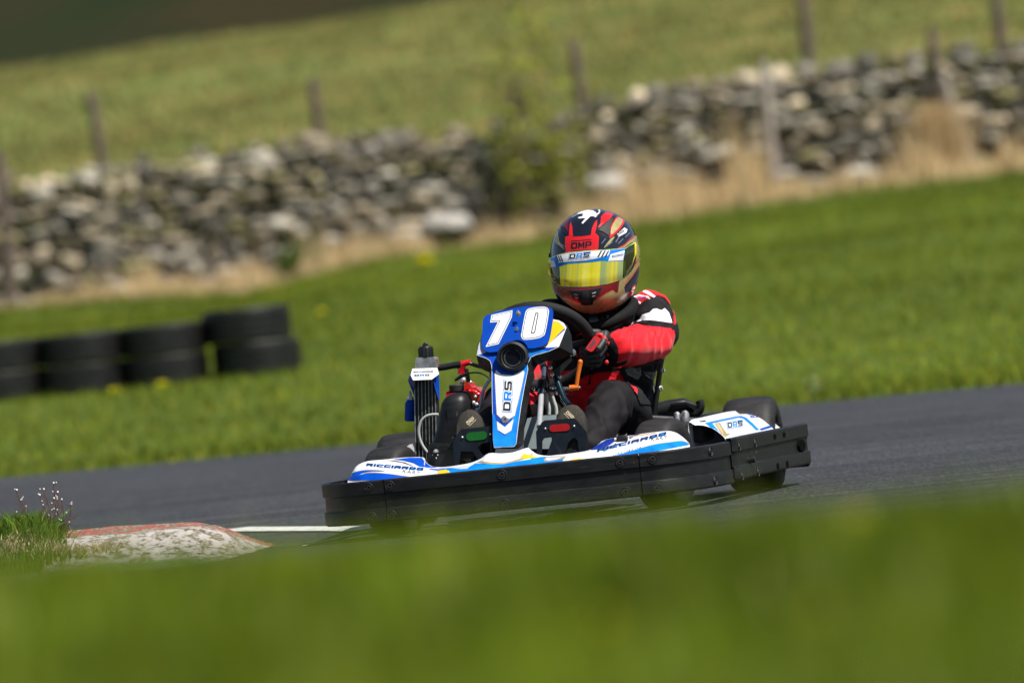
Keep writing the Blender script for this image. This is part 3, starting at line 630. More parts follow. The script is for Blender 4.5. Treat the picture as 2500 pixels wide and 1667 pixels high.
for k_ in range(16):
    a = rg.uniform(0, 6.28); L_ = rg.uniform(.07, .14); dv = Vector((math.cos(a) * .55, math.sin(a) * .5, 1)); sd = Vector((-math.sin(a), math.cos(a), 0)) * .011
    pts = [Vector((math.cos(a) * .01, math.sin(a) * .01, 0)) + dv * L_ * t + Vector((math.cos(a), math.sin(a), -.5)) * L_ * .5 * t * t for t in (0, .3, .6, .85, 1)]
    s.grid([[q - sd * w_, q + Vector((0, 0, -.002)), q + sd * w_] for q, w_ in zip(pts, (.3, 1, 1.1, .6, .05))], leafm)
o = s.build('broadleaf_plant'); o.location = (b0.x, 0, g_); tag(o, 'dark broad-leaved dock plant among the near grass clump', 'plant')
# ================================================================== the kart
blk = mat('black_plastic', (.007, .007, .008), .46, var=.4, scale=18, bump=.00015, bscale=60, stretch=(1, 1, 3), rvar=.14, spec=.35, scuff=.8)
blk_s = mat('satin_black', (.012, .012, .013), .35, var=.25, scale=25)
blk_m = mat('matt_black', (.010, .010, .011), .7, var=.3, scale=20)
steel = mat('steel', (.55, .55, .56), .25, metal=1, var=.15, scale=60)
chrome = mat('chrome', (.80, .80, .82), .22, metal=.65, var=.05, scale=60)
pedm = mat('pedal_metal', (.003, .005, .008), .3, spec=.4, var=.4, scale=25)
wht = mat('white_gloss', (.74, .75, .78), .3, coat=.3, var=.05, scale=20, grime=.5)
blu = mat('blue_vinyl', (.0, .060, .42), .45, grime=.4, coat=.05, spec=.12, var=.25, scale=14)
blu_l = mat('light_blue_vinyl', (.002, .19, .66), .38, coat=.12, spec=.2, var=.35, scale=22)
blu_d = mat('dark_blue_vinyl', (.004, .03, .26), .38, coat=.12, spec=.2, var=.2, scale=22)
yel = mat('yellow_vinyl', (.80, .48, .004), .4, coat=.1, spec=.2, var=.08, scale=20)
gold = mat('gold_vinyl', (.42, .30, .10), .3, coat=.4, var=.2, scale=20)
ink = mat('black_ink', (.006, .006, .008), .35, coat=.2, var=.1)
alu = mat('cast_alloy', (.42, .42, .43), .45, metal=.8, var=.35, scale=70, bump=.001)
hose = mat('clear_hose', (.42, .45, .43), .3, var=.1, coat=.3)
red_p = mat('red_paint', (.60, .008, .012), .25, coat=.6, var=.15, scale=40)
org = mat('orange_plastic', (.72, .15, .01), .4, var=.12, scale=30)
rub = mat('tyre_rubber', (.014, .013, .014), .62, var=.45, scale=16, bump=.0012, bscale=50, stretch=(1, .3, 5), spec=.35, scuff=.5)
tank_m = mat('grey_tank', (.36, .44, .46), .35, var=.1)
bronze = mat('bronze_wheel', (.34, .25, .17), .35, metal=.6, var=.1)
grn_p = mat('green_paint', (.004, .12, .012), .4, coat=.1, var=.1)
kart = empty('racing_kart', K, 'blue and white racing kart number 70 cornering on the asphalt with its driver aboard', 'kart')
# ---- wrap-round bumper, in lengths that meet at seams
PROF = [(-.004, .172), (0, .168), (0, .134), (-.0035, .134), (-.006, .130), (-.006, .0925), (-.001, .0905), (0, .088), (0, .057), (-.005, .052), (-.022, .052), (-.022, .172)]
def sweep2(s, path, m, prof=PROF, dz=0, out=0, zs=1.0):
    N = len(path); rings = []
    for i, p in enumerate(path):
        t = (Vector(path[min(i + 1, N - 1)]) - Vector(path[max(i - 1, 0)])); t = Vector((t.x, t.y, 0)).normalized(); nn = Vector((t.y, -t.x, 0))
        rings.append([Vector((p[0], p[1], 0)) + nn * (o_ + out) + Vector((0, 0, .116 + (z_ - .116) * zs + dz)) for o_, z_ in prof])
    s.loft(rings, m)
def arc2(pts, n=8): return [(p.x, p.y) for p in smooth_path([Vector((x, y, 0)) for x, y in pts], n)]
front_l = arc2([(-.371, -.36), (-.19, -.372), (0, -.376), (.19, -.372), (.350, -.36)])
corner_l = arc2([(.353, -.36), (.42, -.345), (.485, -.29), (.53, -.19), (.555, -.06), (.562, .03)])
corner_r = arc2([(-.52, .055), (-.555, .07), (-.578, .05), (-.590, -.01), (-.588, -.12), (-.565, -.23), (-.51, -.31), (-.44, -.348), (-.374, -.36)])
side_a = arc2([(.562, .038), (.573, .055), (.577, .10), (.585, .28)]); side_b = arc2([(.585, .284), (.612, .62), (.652, 1.14)])
side_c = [(-x, y) for x, y in side_a][::-1]; side_d = [(-x, y) for x, y in side_b][::-1]
rear_l = arc2([(.648, 1.145), (.645, 1.175), (.60, 1.20), (.45, 1.20), (0, 1.21), (-.45, 1.20), (-.60, 1.20), (-.645, 1.175), (-.648, 1.145)])
def bolt(s, c, nrm, r=.0125, hexs=True):
    s.lathe(Vector(c) + nrm * .0006, nrm, [(0, -.001), (r * .28, -.001), (r * .28, .0022), (r * .55, .0024), (r * .62, .0), (r * .9, -.0005), (r, .0016), (r * 1.08, 0)], blk_m, 16)
def bumper(name, path, bolts, slots=(), out=0, label=None, prof=PROF, extra=()):
    s = MB(); sweep2(s, path, blk, prof, out=out, dz=.008 if out else 0); o = s.build(name, kart, sharp=28)
    if label: o['label'] = label
    for (u_, z_) in bolts:
        i = int(u_ * (len(path) - 2)); fr = u_ * (len(path) - 2) - i; a, b = Vector(path[i]), Vector(path[i + 1]); p = a.lerp(b, fr); t = (b - a).normalized(); nn = Vector((t.y, -t.x, 0))
        q = MB(); bolt(q, Vector((p.x, p.y, z_)) + nn * (.0005 + out), nn); q.build('bolt', o)
    for (u_, z_, w_, h_) in slots:
        i = int(u_ * (len(path) - 2)); fr = u_ * (len(path) - 2) - i; a, b = Vector(path[i]), Vector(path[i + 1]); p = a.lerp(b, fr); t = (b - a).normalized(); nn = Vector((t.y, -t.x, 0)); T3 = Vector((t.x, t.y, 0))
        pts = [Vector((p.x, p.y, z_)) + T3 * (w_ * math.cos(k_ * math.pi / 6)) + Vector((0, 0, h_ * math.sin(k_ * math.pi / 6))) for k_ in range(12)]
        q = MB(); q.plate([v_ + nn * (.0014 + out) for v_ in pts], [v_ - nn * .004 for v_ in pts], mat('slot_dark', (.002, .002, .002), .9, spec=.05)); q.build('slot', o)
ZU, ZL = .153, .070
bumper('front_bumper', front_l, [(.035, ZU), (.47, ZU), (.93, ZU), (.03, ZL), (.47, ZL), (.94, ZL)])
bumper('corner_bumper', corner_l, [(.12, ZU), (.62, ZU), (.13, ZL), (.64, ZL)])
bumper('corner_bumper', corner_r, [(.93, ZU), (.93, ZL)], [(.42, .156, .006, .010), (.44, .075, .006, .010)])
bumper('side_bumper', side_a, [(.62, ZU), (.62, ZL)], out=.003)
bumper('side_bumper', side_b, [(.14, ZU), (.14, ZL)], [(.55, .160, .018, .008), (.69, .160, .018, .008), (.55, .074, .018, .010), (.69, .074, .018, .010), (.92, .118, .05, .017)], out=.003)
bumper('side_bumper', side_c, []); bumper('side_bumper', side_d, []); bumper('rear_bumper', rear_l, [])
# ---- nose bodywork
back = Z7([(405, 540), (470, 430), (520, 350), (600, 296), (720, 262), (900, 247), (1100, 224), (1300, 210), (1490, 214), (1530, 280), (1600, 332), (1700, 352), (1850, 345), (2000, 322), (2170, 290)]) + Z4([(1780, 540), (1870, 480), (2000, 482), (2140, 468), (2290, 420)]) + Z5([(90, 1335), (180, 1392), (320, 1412), (450, 1400), (650, 1378), (880, 1338), (1000, 1265), (1120, 1190), (1500, 1128), (1880, 1078), (2050, 1088), (2180, 1168), (2262, 1250)])
fpx = [849, 868, 903, 999, 1074, 1180, 1300, 1373, 1558, 1640, 1686]; fpy = [1174, 1172.5, 1170.5, 1165.5, 1158.5, 1149.5, 1136.5, 1127.5, 1107, 1094, 1086]
FY = ([849, 880, 930, 1000, 1500, 1580, 1640, 1686], [-.24, -.28, -.315, -.335, -.335, -.315, -.24, -.15])
BY = ([849, 868, 900, 960, 1033, 1045, 1070, 1150, 1193, 1287, 1312, 1437, 1480, 1560, 1640, 1686], [-.20, -.19, -.17, -.15, -.15, -.20, -.235, -.235, -.225, -.225, -.245, -.235, -.16, -.13, -.12, -.11])
st_ = smooth_path([Vector((x, y, 0)) for x, y in back], 3); R0, R1, R2, R3, R4, RB = [], [], [], [], [], []
for p in st_:
    A = P(p.x, np.interp(p.x, fpx, fpy) + 4, float(np.interp(p.x, *FY))); B = P(p.x, p.y, float(np.interp(p.x, *BY))); hgt = max(B.z - A.z, .002)
    R0.append(A)
    for rr, t, lf_ in ((R1, .22, .34), (R2, .5, .62), (R3, .78, .86), (R4, 1.0, 1.0)):
        q = A.lerp(B, t); q.z = A.z + (B.z - A.z) * lf_; rr.append(q)
    RB.append(B + Vector((0, .012, -.03)))
nose = MB(); nose.grid(dense([R0, R1, R2, R3, R4], 1, 4), wht); nb_ = nose.bvh(); nose.grid([R4, RB], wht)
def smo(pts, n=3): return rnd(pts, n)
b1 = smo(Z7([(405, 542), (430, 490), (480, 440), (560, 412), (660, 398), (790, 397), (930, 410), (760, 415), (660, 430), (560, 468), (680, 440), (820, 437), (1000, 452), (1180, 478), (1290, 500), (1000, 528), (700, 545)]), 3)
poly(nose, nb_, inset(b1, -1.3), gold, .0006, 5, -.3); poly(nose, nb_, b1, blu, .0012, 5, -.3)
b2 = Z7([(1050, 243), (1300, 216), (1470, 218), (1520, 285), (1590, 338), (1690, 358), (1560, 362), (1430, 345), (1350, 300), (1200, 262)]); poly(nose, nb_, b2, blu, .0012, 5, -.2)
poly(nose, nb_, Z7([(950, 252), (1100, 262), (1230, 285), (1330, 330), (1345, 345), (1290, 325), (1180, 290), (1060, 272)]), mat('brown_line', (.10, .07, .02), .4), .0016, 5, -.2)
poly(nose, nb_, Z7([(1560, 372), (1700, 380), (1880, 384), (1840, 400), (1700, 402), (1600, 392)]), blu, .0008, 5, -.25)
poly(nose, nb_, Z5([(1010, 1330), (1200, 1268), (1300, 1240), (1330, 1250), (1200, 1300), (1060, 1345)]), blu_d, .0009, 4, -.25)
b3 = Z7([(1700, 372), (1850, 366), (2130, 362)]) + Z4([(1650, 632), (1720, 590), (1830, 592), (2050, 588), (2340, 545)]) + Z5([(60, 1440), (180, 1432), (300, 1425), (560, 1420), (520, 1495), (300, 1530), (0, 1560)]) + Z4([(2050, 668), (1700, 690), (1450, 712), (1420, 660)])
poly(nose, nb_, b3, blu_l, .001, 5, -.3)
poly(nose, nb_, Z4([(1430, 640), (1640, 618), (1640, 650), (1560, 655)]), mat('silver_vinyl', (.45, .47, .55), .35, var=.1), .0016, 4, -.3)
poly(nose, nb_, Z4([(1290, 678), (1400, 660), (1450, 700), (1390, 722), (1320, 715)]), yel, .0017, 4, -.3)
poly(nose, nb_, Z4([(1740, 580), (1800, 560), (2040, 578), (2230, 530), (2352, 480), (2352, 520), (2200, 562), (2040, 600), (1880, 600)]), gold, .0017, 4, -.3)
poly(nose, nb_, Z4([(1790, 570), (1900, 540), (2040, 560), (2200, 520), (2330, 470), (2330, 500), (2200, 545), (2040, 585), (1900, 582)]), wht, .0022, 4, -.3)
poly(nose, nb_, Z5([(0, 1385), (120, 1420), (200, 1440), (120, 1445), (0, 1455), (-60, 1440)]), yel, .0024, 4, -.3)
poly(nose, nb_, Z5([(270, 1465), (300, 1432), (560, 1422), (570, 1440), (460, 1470), (330, 1490), (275, 1487)]), gold, .0017, 4, -.3)
poly(nose, nb_, Z5([(290, 1465), (310, 1440), (530, 1432), (440, 1462), (330, 1480)]), wht, .0023, 4, -.3)
poly(nose, nb_, Z5([(560, 1490), (690, 1455), (800, 1440), (680, 1490), (560, 1510)]), yel, .0017, 4, -.3)
b4 = smo(Z5([(1200, 1425), (1500, 1335), (1750, 1262), (2000, 1225), (2150, 1208), (2230, 1235), (2262, 1262), (2150, 1285), (1900, 1335), (1560, 1395), (1350, 1430)]), 2)
poly(nose, nb_, [(x, y - 2) for x, y in b4], yel, .0006, 5, -.3); poly(nose, nb_, b4, blu_l, .0012, 5, -.3)
b5 = Z5([(900, 1335), (1010, 1262), (1120, 1195), (1230, 1170), (1240, 1215), (1180, 1260), (1100, 1300), (980, 1330)]); poly(nose, nb_, b5, blu_d, .0012, 4, -.2)
poly(nose, nb_, Z5([(1430, 1145), (1600, 1110), (1500, 1150), (1440, 1190)]), blu_d, .0012, 4, -.2)
poly(nose, nb_, Z5([(1240, 1188), (1500, 1140), (1800, 1096), (1800, 1103), (1500, 1152), (1250, 1205)]), gold, .0015, 4, -.2)
poly(nose, nb_, Z5([(1080, 1350), (1200, 1280), (1250, 1240), (1262, 1250), (1215, 1290), (1100, 1355)]), mat('brown_line', (.10, .07, .02), .4), .0016, 4, -.2)
a, b_ = Z7([(668, 335), (1480, 402)]); block(nose, nb_, 'RICCIARDO', a, b_, (3, -5.6), ink, .0034, 0, .2, ((blu_l, .7, .0022),), near=-.25)
a, b_ = Z8([(742, 250), (1530, 55)]); block(nose, nb_, 'RICCIARDO', a, b_, (2, -7), ink, .0034, 0, .2, ((blu_l, .7, .0022),), near=-.25)
a, b_ = Z7([(1188, 432), (1435, 468)]); write(nose, nb_, 'KART', a, b_, (3, -8), ink, .0026, -.01, near=-.3)
a, b_ = Z8([(1362, 124), (1545, 104)]); write(nose, nb_, 'KART', a, b_, (1, -8.5), ink, .0026, -.01, near=-.3)
a, b_ = Z5([(1215, 1418), (1600, 1318)]); write(nose, nb_, 'DRS DRS DR', a, b_, (2, -6), blu_l, .0024, .0, near=-.3)
nose.build('nose_fairing', kart, sharp=50)
s = MB(); c_ = z(Z5, 1340, 1190); C3 = P(*c_, -.20)
s.box(C3, (.031, .02, .016), blk_s); s.box(C3 + Vector((0, -.002, .009)), (.024, .014, .006), blk_s); s.box(C3 + Vector((-.013, 0, .008)), (.004, .016, .016), blk_s); s.box(C3 + Vector((.013, 0, .008)), (.004, .016, .016), blk_s)
s.build('nose_clip', kart, bevel=.002)
# ---- sidepods
def sidepod(sg):
    s = MB(); rows = []
    for (Y, xo, xi, zt, zf) in ((.30, .515, .412, .222, .172), (.33, .518, .418, .228, .175), (.42, .53, .425, .229, .177), (.62, .56, .445, .231, .178), (.84, .59, .47, .232, .178), (.90, .60, .48, .226, .177), (.93, .602, .485, .205, .174)):
        rows.append([Vector((sg * (xo + (xi - xo) * t), Y, zf + (zt - zf) * h_)) for t, h_ in ((0, -.6), (0, 0), (.12, .35), (.3, .68), (.55, .92), (.8, 1.0), (1, .96), (1.0, -2.2))])
    s.grid(dense(rows, 4, 4), wht); return s
pod = sidepod(1); pb = pod.bvh()
def pq(X, Y):
    h_ = pb.ray_cast(Vector((X, Y, 1)), Vector((0, 0, -1)))[0]
    return proj(h_ if h_ else (X, Y, .2))
# livery follows the pod in plan coordinates (across, along)
def podpoly(pts, m, off): poly(pod, pb, [pq(x, y) for x, y in pts], m, off, 5, .5)
def p6(pts, m, off): poly(pod, pb, Z6(pts), m, off, 4, .5)
p6([(700, 577), (1000, 515), (1085, 502), (1140, 520), (1210, 580), (1278, 648), (1245, 655), (1180, 592), (1110, 530), (1060, 520), (780, 580), (890, 712), (868, 716), (760, 625)], blu_l, .001)
p6([(805, 582), (860, 576), (880, 610), (935, 690), (980, 688), (905, 730), (880, 710), (860, 670)], gold, .0014); p6([(820, 590), (850, 586), (900, 690), (885, 690)], mat('tan_vinyl', (.55, .42, .22), .4), .0018)
p6([(1280, 640), (1380, 606), (1440, 596), (1462, 606), (1380, 632), (1300, 655)], blu, .0014); p6([(1150, 478), (1300, 462), (1335, 480), (1290, 484), (1170, 492)], blu_l, .0014)
a, b_ = Z6([(945, 632), (1100, 608)]); block(pod, pb, 'DRS', a, b_, (-1.5, -12.5), [ink, blu_l, ink], .0034, 0, .16, ((blu_l, 2.0, .0018), (wht, 1.2, .0026)), near=.5)
a, b_ = Z6([(1190, 525), (1370, 505)]); block(pod, pb, 'RICCIARDO', a, b_, (-2, -6), blu, .002, near=.8)
pod.build('sidepod', kart, sharp=50)
pod2 = sidepod(-1); pb2 = pod2.bvh()
poly(pod2, pb2, Z7([(560, 230), (640, 170), (700, 165), (600, 240), (520, 370), (490, 400)]), blu_l, .001, 4, .4)
pod2.build('sidepod', kart, sharp=50)
# ---- tyres and wheels
def wheel(X, Y, R, Wd, steer, sg):
    o_ = Vector((X, Y, R)); ax = Vector((math.cos(steer), math.sin(steer), 0)) ; h = Wd / 2
    s = MB(); s.lathe(o_, ax, [(R * .50, -h * .86), (R * .56, -h * .98), (R * .74, -h * 1.05), (R * .88, -h * .98), (R * .965, -h * .84), (R * .992, -h * .62), (R, -h * .3), (R, h * .3), (R * .992, h * .62), (R * .965, h * .84), (R * .88, h * .98), (R * .74, h * 1.05), (R * .56, h * .98), (R * .50, h * .86)], rub, 56)
    w_ = empty('wheel', Matrix.Identity(4), None, None); w_.parent = kart; w_.matrix_parent_inverse = Matrix.Identity(4); w_.matrix_basis = Matrix.Identity(4)
    s.build('tyre', w_, sharp=60)
    s = MB(); s.lathe(o_, ax, [(R * .52, -h * .90), (R * .48, -h * .86), (R * .42, -h * .6), (R * .42, h * .6), (R * .48, h * .86), (R * .52, h * .90)], bronze, 40)
    s.lathe(o_, ax, [(.012, -h * .2), (R * .42, -h * .2), (R * .42, h * .1), (.012, h * .1)], bronze, 30, closed=True)
    s.build('rim', w_)
    s = MB(); s.lathe(o_, ax, [(0, h * .95), (.014, h * .93), (.022, h * .6), (.022, -h * .6), (.014, -h * .93), (0, -h * .95)], steel, 16); s.build('hub', w_)
STEER = -rad(13)
wheel(.372, 0, .128, .112, STEER, 1); wheel(-.405, 0, .128, .112, STEER, -1)
wheel(.515, .95, .138, .150, 0, 1); wheel(-.515, .95, .138, .150, 0, -1)
s = MB(); s.cyl((-.45, .95, .138), (.45, .95, .138), .0125, steel); s.lathe((.12, .95, .138), (1, 0, 0), [(.02, -.004), (.075, -.004), (.075, .004), (.02, .004)], steel, 30, closed=True); s.build('rear_axle', kart)
# ---- chassis tubes and floor
s = MB()
for sg in (-1, 1):
    s.tube(smooth_path([(sg * .20, -.33, .07), (sg * .22, -.1, .07), (sg * .24, .2, .07), (sg * .30, .6, .075), (sg * .28, 1.0, .10)], 5), .015, blk_s)
    s.tube([(sg * .22, -.02, .07), (sg * .36, 0, .10)], .014, blk_s); s.tube([(sg * .25, .25, .07), (sg * .60, .25, .11)], .01, blk_s); s.tube([(sg * .30, .80, .08), (sg * .60, .80, .11)], .01, blk_s)
for Y in (-.30, .0, .35, .75): s.tube([(-.27, Y, .065), (.27, Y, .065)], .014, blk_s)
s.build('chassis_frame', kart)
s = MB(); s.box((0, .02, .052), (.46, .66, .004), blk_m); s.build('floor_tray', kart)
s = MB(); s.tube(smooth_path([(-.36, 0, .13), (-.25, .06, .12), (0, .07, .11), (.25, .06, .12), (.36, 0, .13)], 5), .006, steel); s.build('tie_rod', kart)
# ---- steering fairing
YT = ([740, 1094], [.05, -.17])
def Fp(px, py, dy=0): return P(px, py, float(np.interp(py, *YT)) + dy)
Ff = ZP([(175, 660), (120, 800), (92, 960), (240, 1010), (300, 1050), (325, 1120)]) + Z2([(216, 800), (217, 1000), (222, 1200), (226, 1400), (236, 1470), (410, 1462), (430, 1436), (445, 1300), (470, 1120), (500, 950), (532, 790)]) + ZP([(900, 1100), (960, 990), (1030, 958), (1240, 900), (1400, 828), (1522, 520), (1480, 450), (1400, 405), (1280, 385), (900, 300), (400, 400)])
Fb = ZP([(185, 640), (110, 790), (88, 975), (130, 1150), (210, 1200), (318, 1245)]) + Z2([(214, 800), (216, 1000), (220, 1200), (224, 1400), (234, 1480), (445, 1480), (492, 1436), (500, 1300), (525, 1120), (555, 950), (590, 860)]) + ZP([(1000, 1220), (1060, 1120), (1180, 1060), (1400, 1040), (1633, 950), (1600, 640), (1530, 480), (1420, 415), (1290, 380), (910, 300), (410, 400)])
fair = MB(); FF = [Fp(*p_) for p_ in Ff]; FB = [Fp(*p_, dy=.055 if i < 4 or i > 17 else .045) for i, p_ in enumerate(Fb)]
fair.plate(FF, FB, wht, blk); fb_ = fair.bvh()
def fp(pts, m, off, n=0): poly(fair, fb_, pts, m, off, 8, -.05)
colm = inset(Ff, 1.0)
fp(colm, blu, .0008)
fp(ZP([(560, 1000), (900, 830), (1230, 900), (1340, 850), (1240, 895), (1020, 950), (960, 985), (900, 1090)]) + Z2([(528, 800), (496, 950), (466, 1120), (441, 1300), (426, 1432), (408, 1458), (300, 1465), (330, 1380), (400, 1200), (450, 1000), (490, 820), (440, 800)]), blu_l, .0014)
fp(Z2([(222, 1180), (240, 1180), (258, 1260), (272, 1330), (330, 1368), (392, 1332), (445, 1240), (428, 1436), (410, 1458), (238, 1465), (228, 1400)]), blu_l, .0017)
fp(ZP([(1240, 330), (1400, 420), (1495, 530), (1380, 640), (1300, 730), (1160, 835), (1000, 850), (900, 700)]), yel, .002)
fp(ZP([(1160, 835), (1300, 735), (1495, 560), (1512, 530), (1395, 825), (1230, 842)]), wht, .0024)
fp(ZP([(1280, 388), (1400, 408), (1480, 453), (1520, 520), (1500, 560), (1490, 520), (1395, 430), (1300, 412), (1270, 410)]), wht, .0026)
fp(ZP([(172, 690), (130, 810), (105, 940), (110, 960), (300, 900), (200, 800)]), mat('silver_vinyl', (.45, .47, .55), .35), .002)
cw_ = Z2([(244, 830), (255, 800), (300, 835), (400, 845), (485, 800), (500, 815), (470, 960), (415, 1190), (330, 1245), (262, 1180)])
fp(inset(cw_, -1.2), gold, .002); fp(cw_, wht, .0027)
sh_ = Z2([(262, 1245), (330, 1295), (405, 1225), (385, 1320), (330, 1352), (270, 1315)]); fp(inset(sh_, -1.0), gold, .002); fp(sh_, wht, .0027)
# vertical DRS lettering reading upwards
a = Z2([(382, 1155)])[0]; b_ = Z2([(394, 898)])[0]
block(fair, fb_, 'DRS', (a[0] - .5, a[1]), b_, (-18.5, -1.2), [ink, blu_l, ink], .0062, 0, .14, ((blu_l, 3.0, .0042), (wht, 1.8, .0052)), near=-.1)
fair_o = fair.build('steering_fairing', kart, bevel=.003, sharp=52)
q = MB(); c_ = Fp(*z(Z2, 333, 1225), dy=-.002); q.lathe(c_, (0, -1, .1), [(.0115, -.002), (.0115, .003), (.009, .005), (.004, .005), (.0035, .002), (0, .002)], alu, 24); q.build('bolt', fair_o)
q = MB(); c_ = P(*z(Z2, 921, 645), .085); q.lathe(c_, (.8, -.6, 0), [(.011, -.004), (.011, .002), (.008, .005), (0, .006)], steel, 20); q.build('bolt', fair_o)
# ---- number plate
pl = ZP([(172, 700), (190, 395), (215, 350), (260, 318), (420, 262), (700, 205), (860, 182), (1100, 178), (1220, 190), (1285, 215), (1308, 270), (1305, 400), (1270, 620), (1245, 730), (1200, 785), (1120, 820), (1000, 850), (915, 852), (885, 800), (850, 755), (790, 725), (720, 718), (640, 738), (575, 780), (520, 840), (470, 890), (400, 905), (290, 915), (225, 890), (190, 850), (172, 790)])
plate = MB(); PFt = [P(px, py, .012 - (py - 780) * .0006) for px, py in pl]; PBk = [v_ + Vector((0, .004, 0)) for v_ in PFt]
pblue = mat('plate_blue', (.0, .050, .36), .5, coat=.0, spec=.08, var=.06, scale=20)
plate.plate(PFt, PBk, pblue); ptb = plate.bvh()
def pp(pts, m, off): poly(plate, ptb, pts, m, off, 12, 0)
seven = ZP([(325, 320), (662, 244), (652, 352), (440, 783), (232, 830), (430, 430), (306, 440)])
zero = smo(ZP([(935, 214), (1060, 192), (1180, 190), (1235, 230), (1240, 300), (1185, 600), (1140, 660), (1060, 694), (900, 715), (825, 705), (798, 650), (810, 570), (860, 310), (885, 245)]), 3)
for sh in (seven, zero): pp(sh, wht, .0010); pp(inset(sh, 2.3), ink, .0016); pp(inset(sh, 3.7), wht, .0022)
slot_ = ZP([(1030, 292), (1062, 288), (1072, 300), (1020, 590), (1000, 610), (962, 612), (962, 600)]); pp(inset(slot_, -.7), ink, .0028); pp(inset(slot_, 1.5), wht, .0034)
for (a, b_) in (((318, 768), (410, 750)), ((926, 665), (1026, 645))): write(plate, ptb, 'RACENUMBERS', z(ZP, *a), z(ZP, *b_), (.5, -2.4), ink, .0030, near=0) if False else None
plate_o = plate.build('number_plate', kart, bevel=.0012)
for (x, y, dx, dy) in ((755, 300, -14, -60), (728, 560, 12, -50)):
    q = MB(); c_ = P(*z(ZP, x, y), .0); q.lathe(c_, (0, -1, 0), [(.0075, 0), (.0075, .002), (.004, .003), (.004, .008), (0, .009)], steel if y > 400 else alu, 16)
    p1 = P(*z(ZP, x - 4, y - 8), -.008); p2 = P(*z(ZP, x + dx, y + dy), -.010); q.tube([p1, (p1 + p2) / 2 + Vector((.003, 0, 0)), p2, (p1 + p2) / 2 - Vector((.003, 0, 0))], .0009, chrome, 6, closed=True)
    if y > 400: q.tube([P(*z(ZP, 760, 565), -.006), P(*z(ZP, 860, 605), -.006)], .0006, blk_s, 5)
    q.build('plate_pin', plate_o)
# ---- round gauge
gc = Fp(*z(ZP, 668, 1000), dy=-.012); gax = (K.inverted().to_3x3() @ (CAM - K @ gc)).normalized(); gax = (gax + Vector((-.04, 0, .16))).normalized()
s = MB(); s.lathe(gc, gax, [(.044, -.03), (.0415, .0), (.038, .010), (.0335, .013), (.0305, .012), (.0292, .004), (.0288, .001), (0, .001)], blk_s, 48)
gauge = s.build('gauge', kart, sharp=40)
u_ = gax.cross(Vector((0, 0, 1))).normalized(); v_ = u_.cross(gax)
s = MB(); s.lathe(gc + gax * .0018, gax, [(.0275, 0), (0, .0005)], mat('dark_glass', (.002, .003, .005), .3, spec=.15, var=.1), 40); s.build('dial_glass', gauge)
s = MB(); tk = mat('dial_marks', (.13, .13, .13), .5)
for k_ in range(48):
    a = 2 * math.pi * k_ / 48
    if 1.25 < (a % 6.283) < 1.9: continue
    d = u_ * math.cos(a) + v_ * math.sin(a); e = d.cross(gax) * .0005; o0 = gc + gax * .0036
    s.add([o0 + d * .0218 - e, o0 + d * .0218 + e, o0 + d * .0253 + e, o0 + d * .0253 - e], [(0, 1, 2, 3)], tk)
s.build('dial_ticks', gauge)
# hood over the gauge
s = MB(); rows = []
for r_, h_ in ((.0415, -.025), (.0415, .006), (.039, .016), (.033, .018)):
    rows.append([gc + gax * h_ + (u_ * math.cos(a) * (1.0 + .12 * abs(math.cos(a))) + v_ * math.sin(a) * (1.12 if math.sin(a) > 0 else 1)) * r_ for a in np.linspace(0, 2 * math.pi, 41)])
s.grid(rows, blk_s); s.build('gauge_housing', kart, sharp=50)
# ---- steering wheel
sw = P(1316, 846, .30); TILT = rad(41); SWR = .151; nrm = Vector((0, math.cos(TILT), math.sin(TILT))); ux = Vector((1, 0, 0)); uy = nrm.cross(ux) * -1
if uy.z < 0: uy = -uy
def rim(a, dr=0): return sw + (ux * math.cos(a) + uy * math.sin(a)) * (SWR + dr)
grip = mat('suede_grip', (.009, .009, .010), .75, var=.3, scale=60, bump=.0008, bscale=500, spec=.3)
s = MB(); s.tube([rim(2 * math.pi * k_ / 64) for k_ in range(64)], .0175, grip, 16, closed=True)
swo = s.build('steering_wheel', kart)
s = MB()
for a in (rad(0), rad(180), rad(270)): s.tube([rim(a, -.005), sw + (ux * math.cos(a) + uy * math.sin(a)) * .03 - nrm * .02], [.010, .008], blk_s, 8)
s.lathe(sw - nrm * .02, nrm, [(0, .014), (.034, .012), (.036, 0), (.025, -.02), (0, -.022)], blk_s, 24); s.build('spokes', swo)
# ---- steering column
s = MB(); a, b_, c_, d_ = Z5([(205, 1020), (235, 560), (262, 340), (272, 215)])
A, B, C_, D = P(*a, -.10), P(*b_, .04), P(*c_, .08), P(*d_, .11); s.tube([A, B], .0078, chrome, 18); s.lathe(B, C_ - B, [(.012, -.006), (.0125, .004), (.0125, .012), (.0085, .014)], steel, 24)
s.lathe(B, C_ - B, [(.0155, .012), (.0165, .016), (.0165, .036), (.0155, .040), (.008, .041)], blk_s, 28); s.tube([C_, D], .0068, chrome, 18); s.tube([D, sw - nrm * .03], .010, blk_s, 14); s.build('steering_column', kart)
s = MB(); a, b_, c_ = Z5([(415, 300), (540, 640), (610, 730)])
s.tube([P(*a, .06), P(*b_, .02), P(*c_, .0)], [.0085, .010, .010], mat('teal_tube', (.012, .035, .05), .25, metal=.6), 14); s.build('column_strut', kart)
s = MB(); pts = Z5([(400, 250), (640, 60), (660, 110), (600, 170), (470, 320), (420, 330)]); s.plate([P(*p_, .075) for p_ in pts], [P(*p_, .080) for p_ in pts], blk_s); s.build('column_bracket', kart)
s = MB()
for (x, y) in ((485, 340), (385, 310), (360, 215), (130, 500), (395, 480), (450, 545)): s.sphere(P(*z(Z5, x, y), .05), .0065, steel, 10)
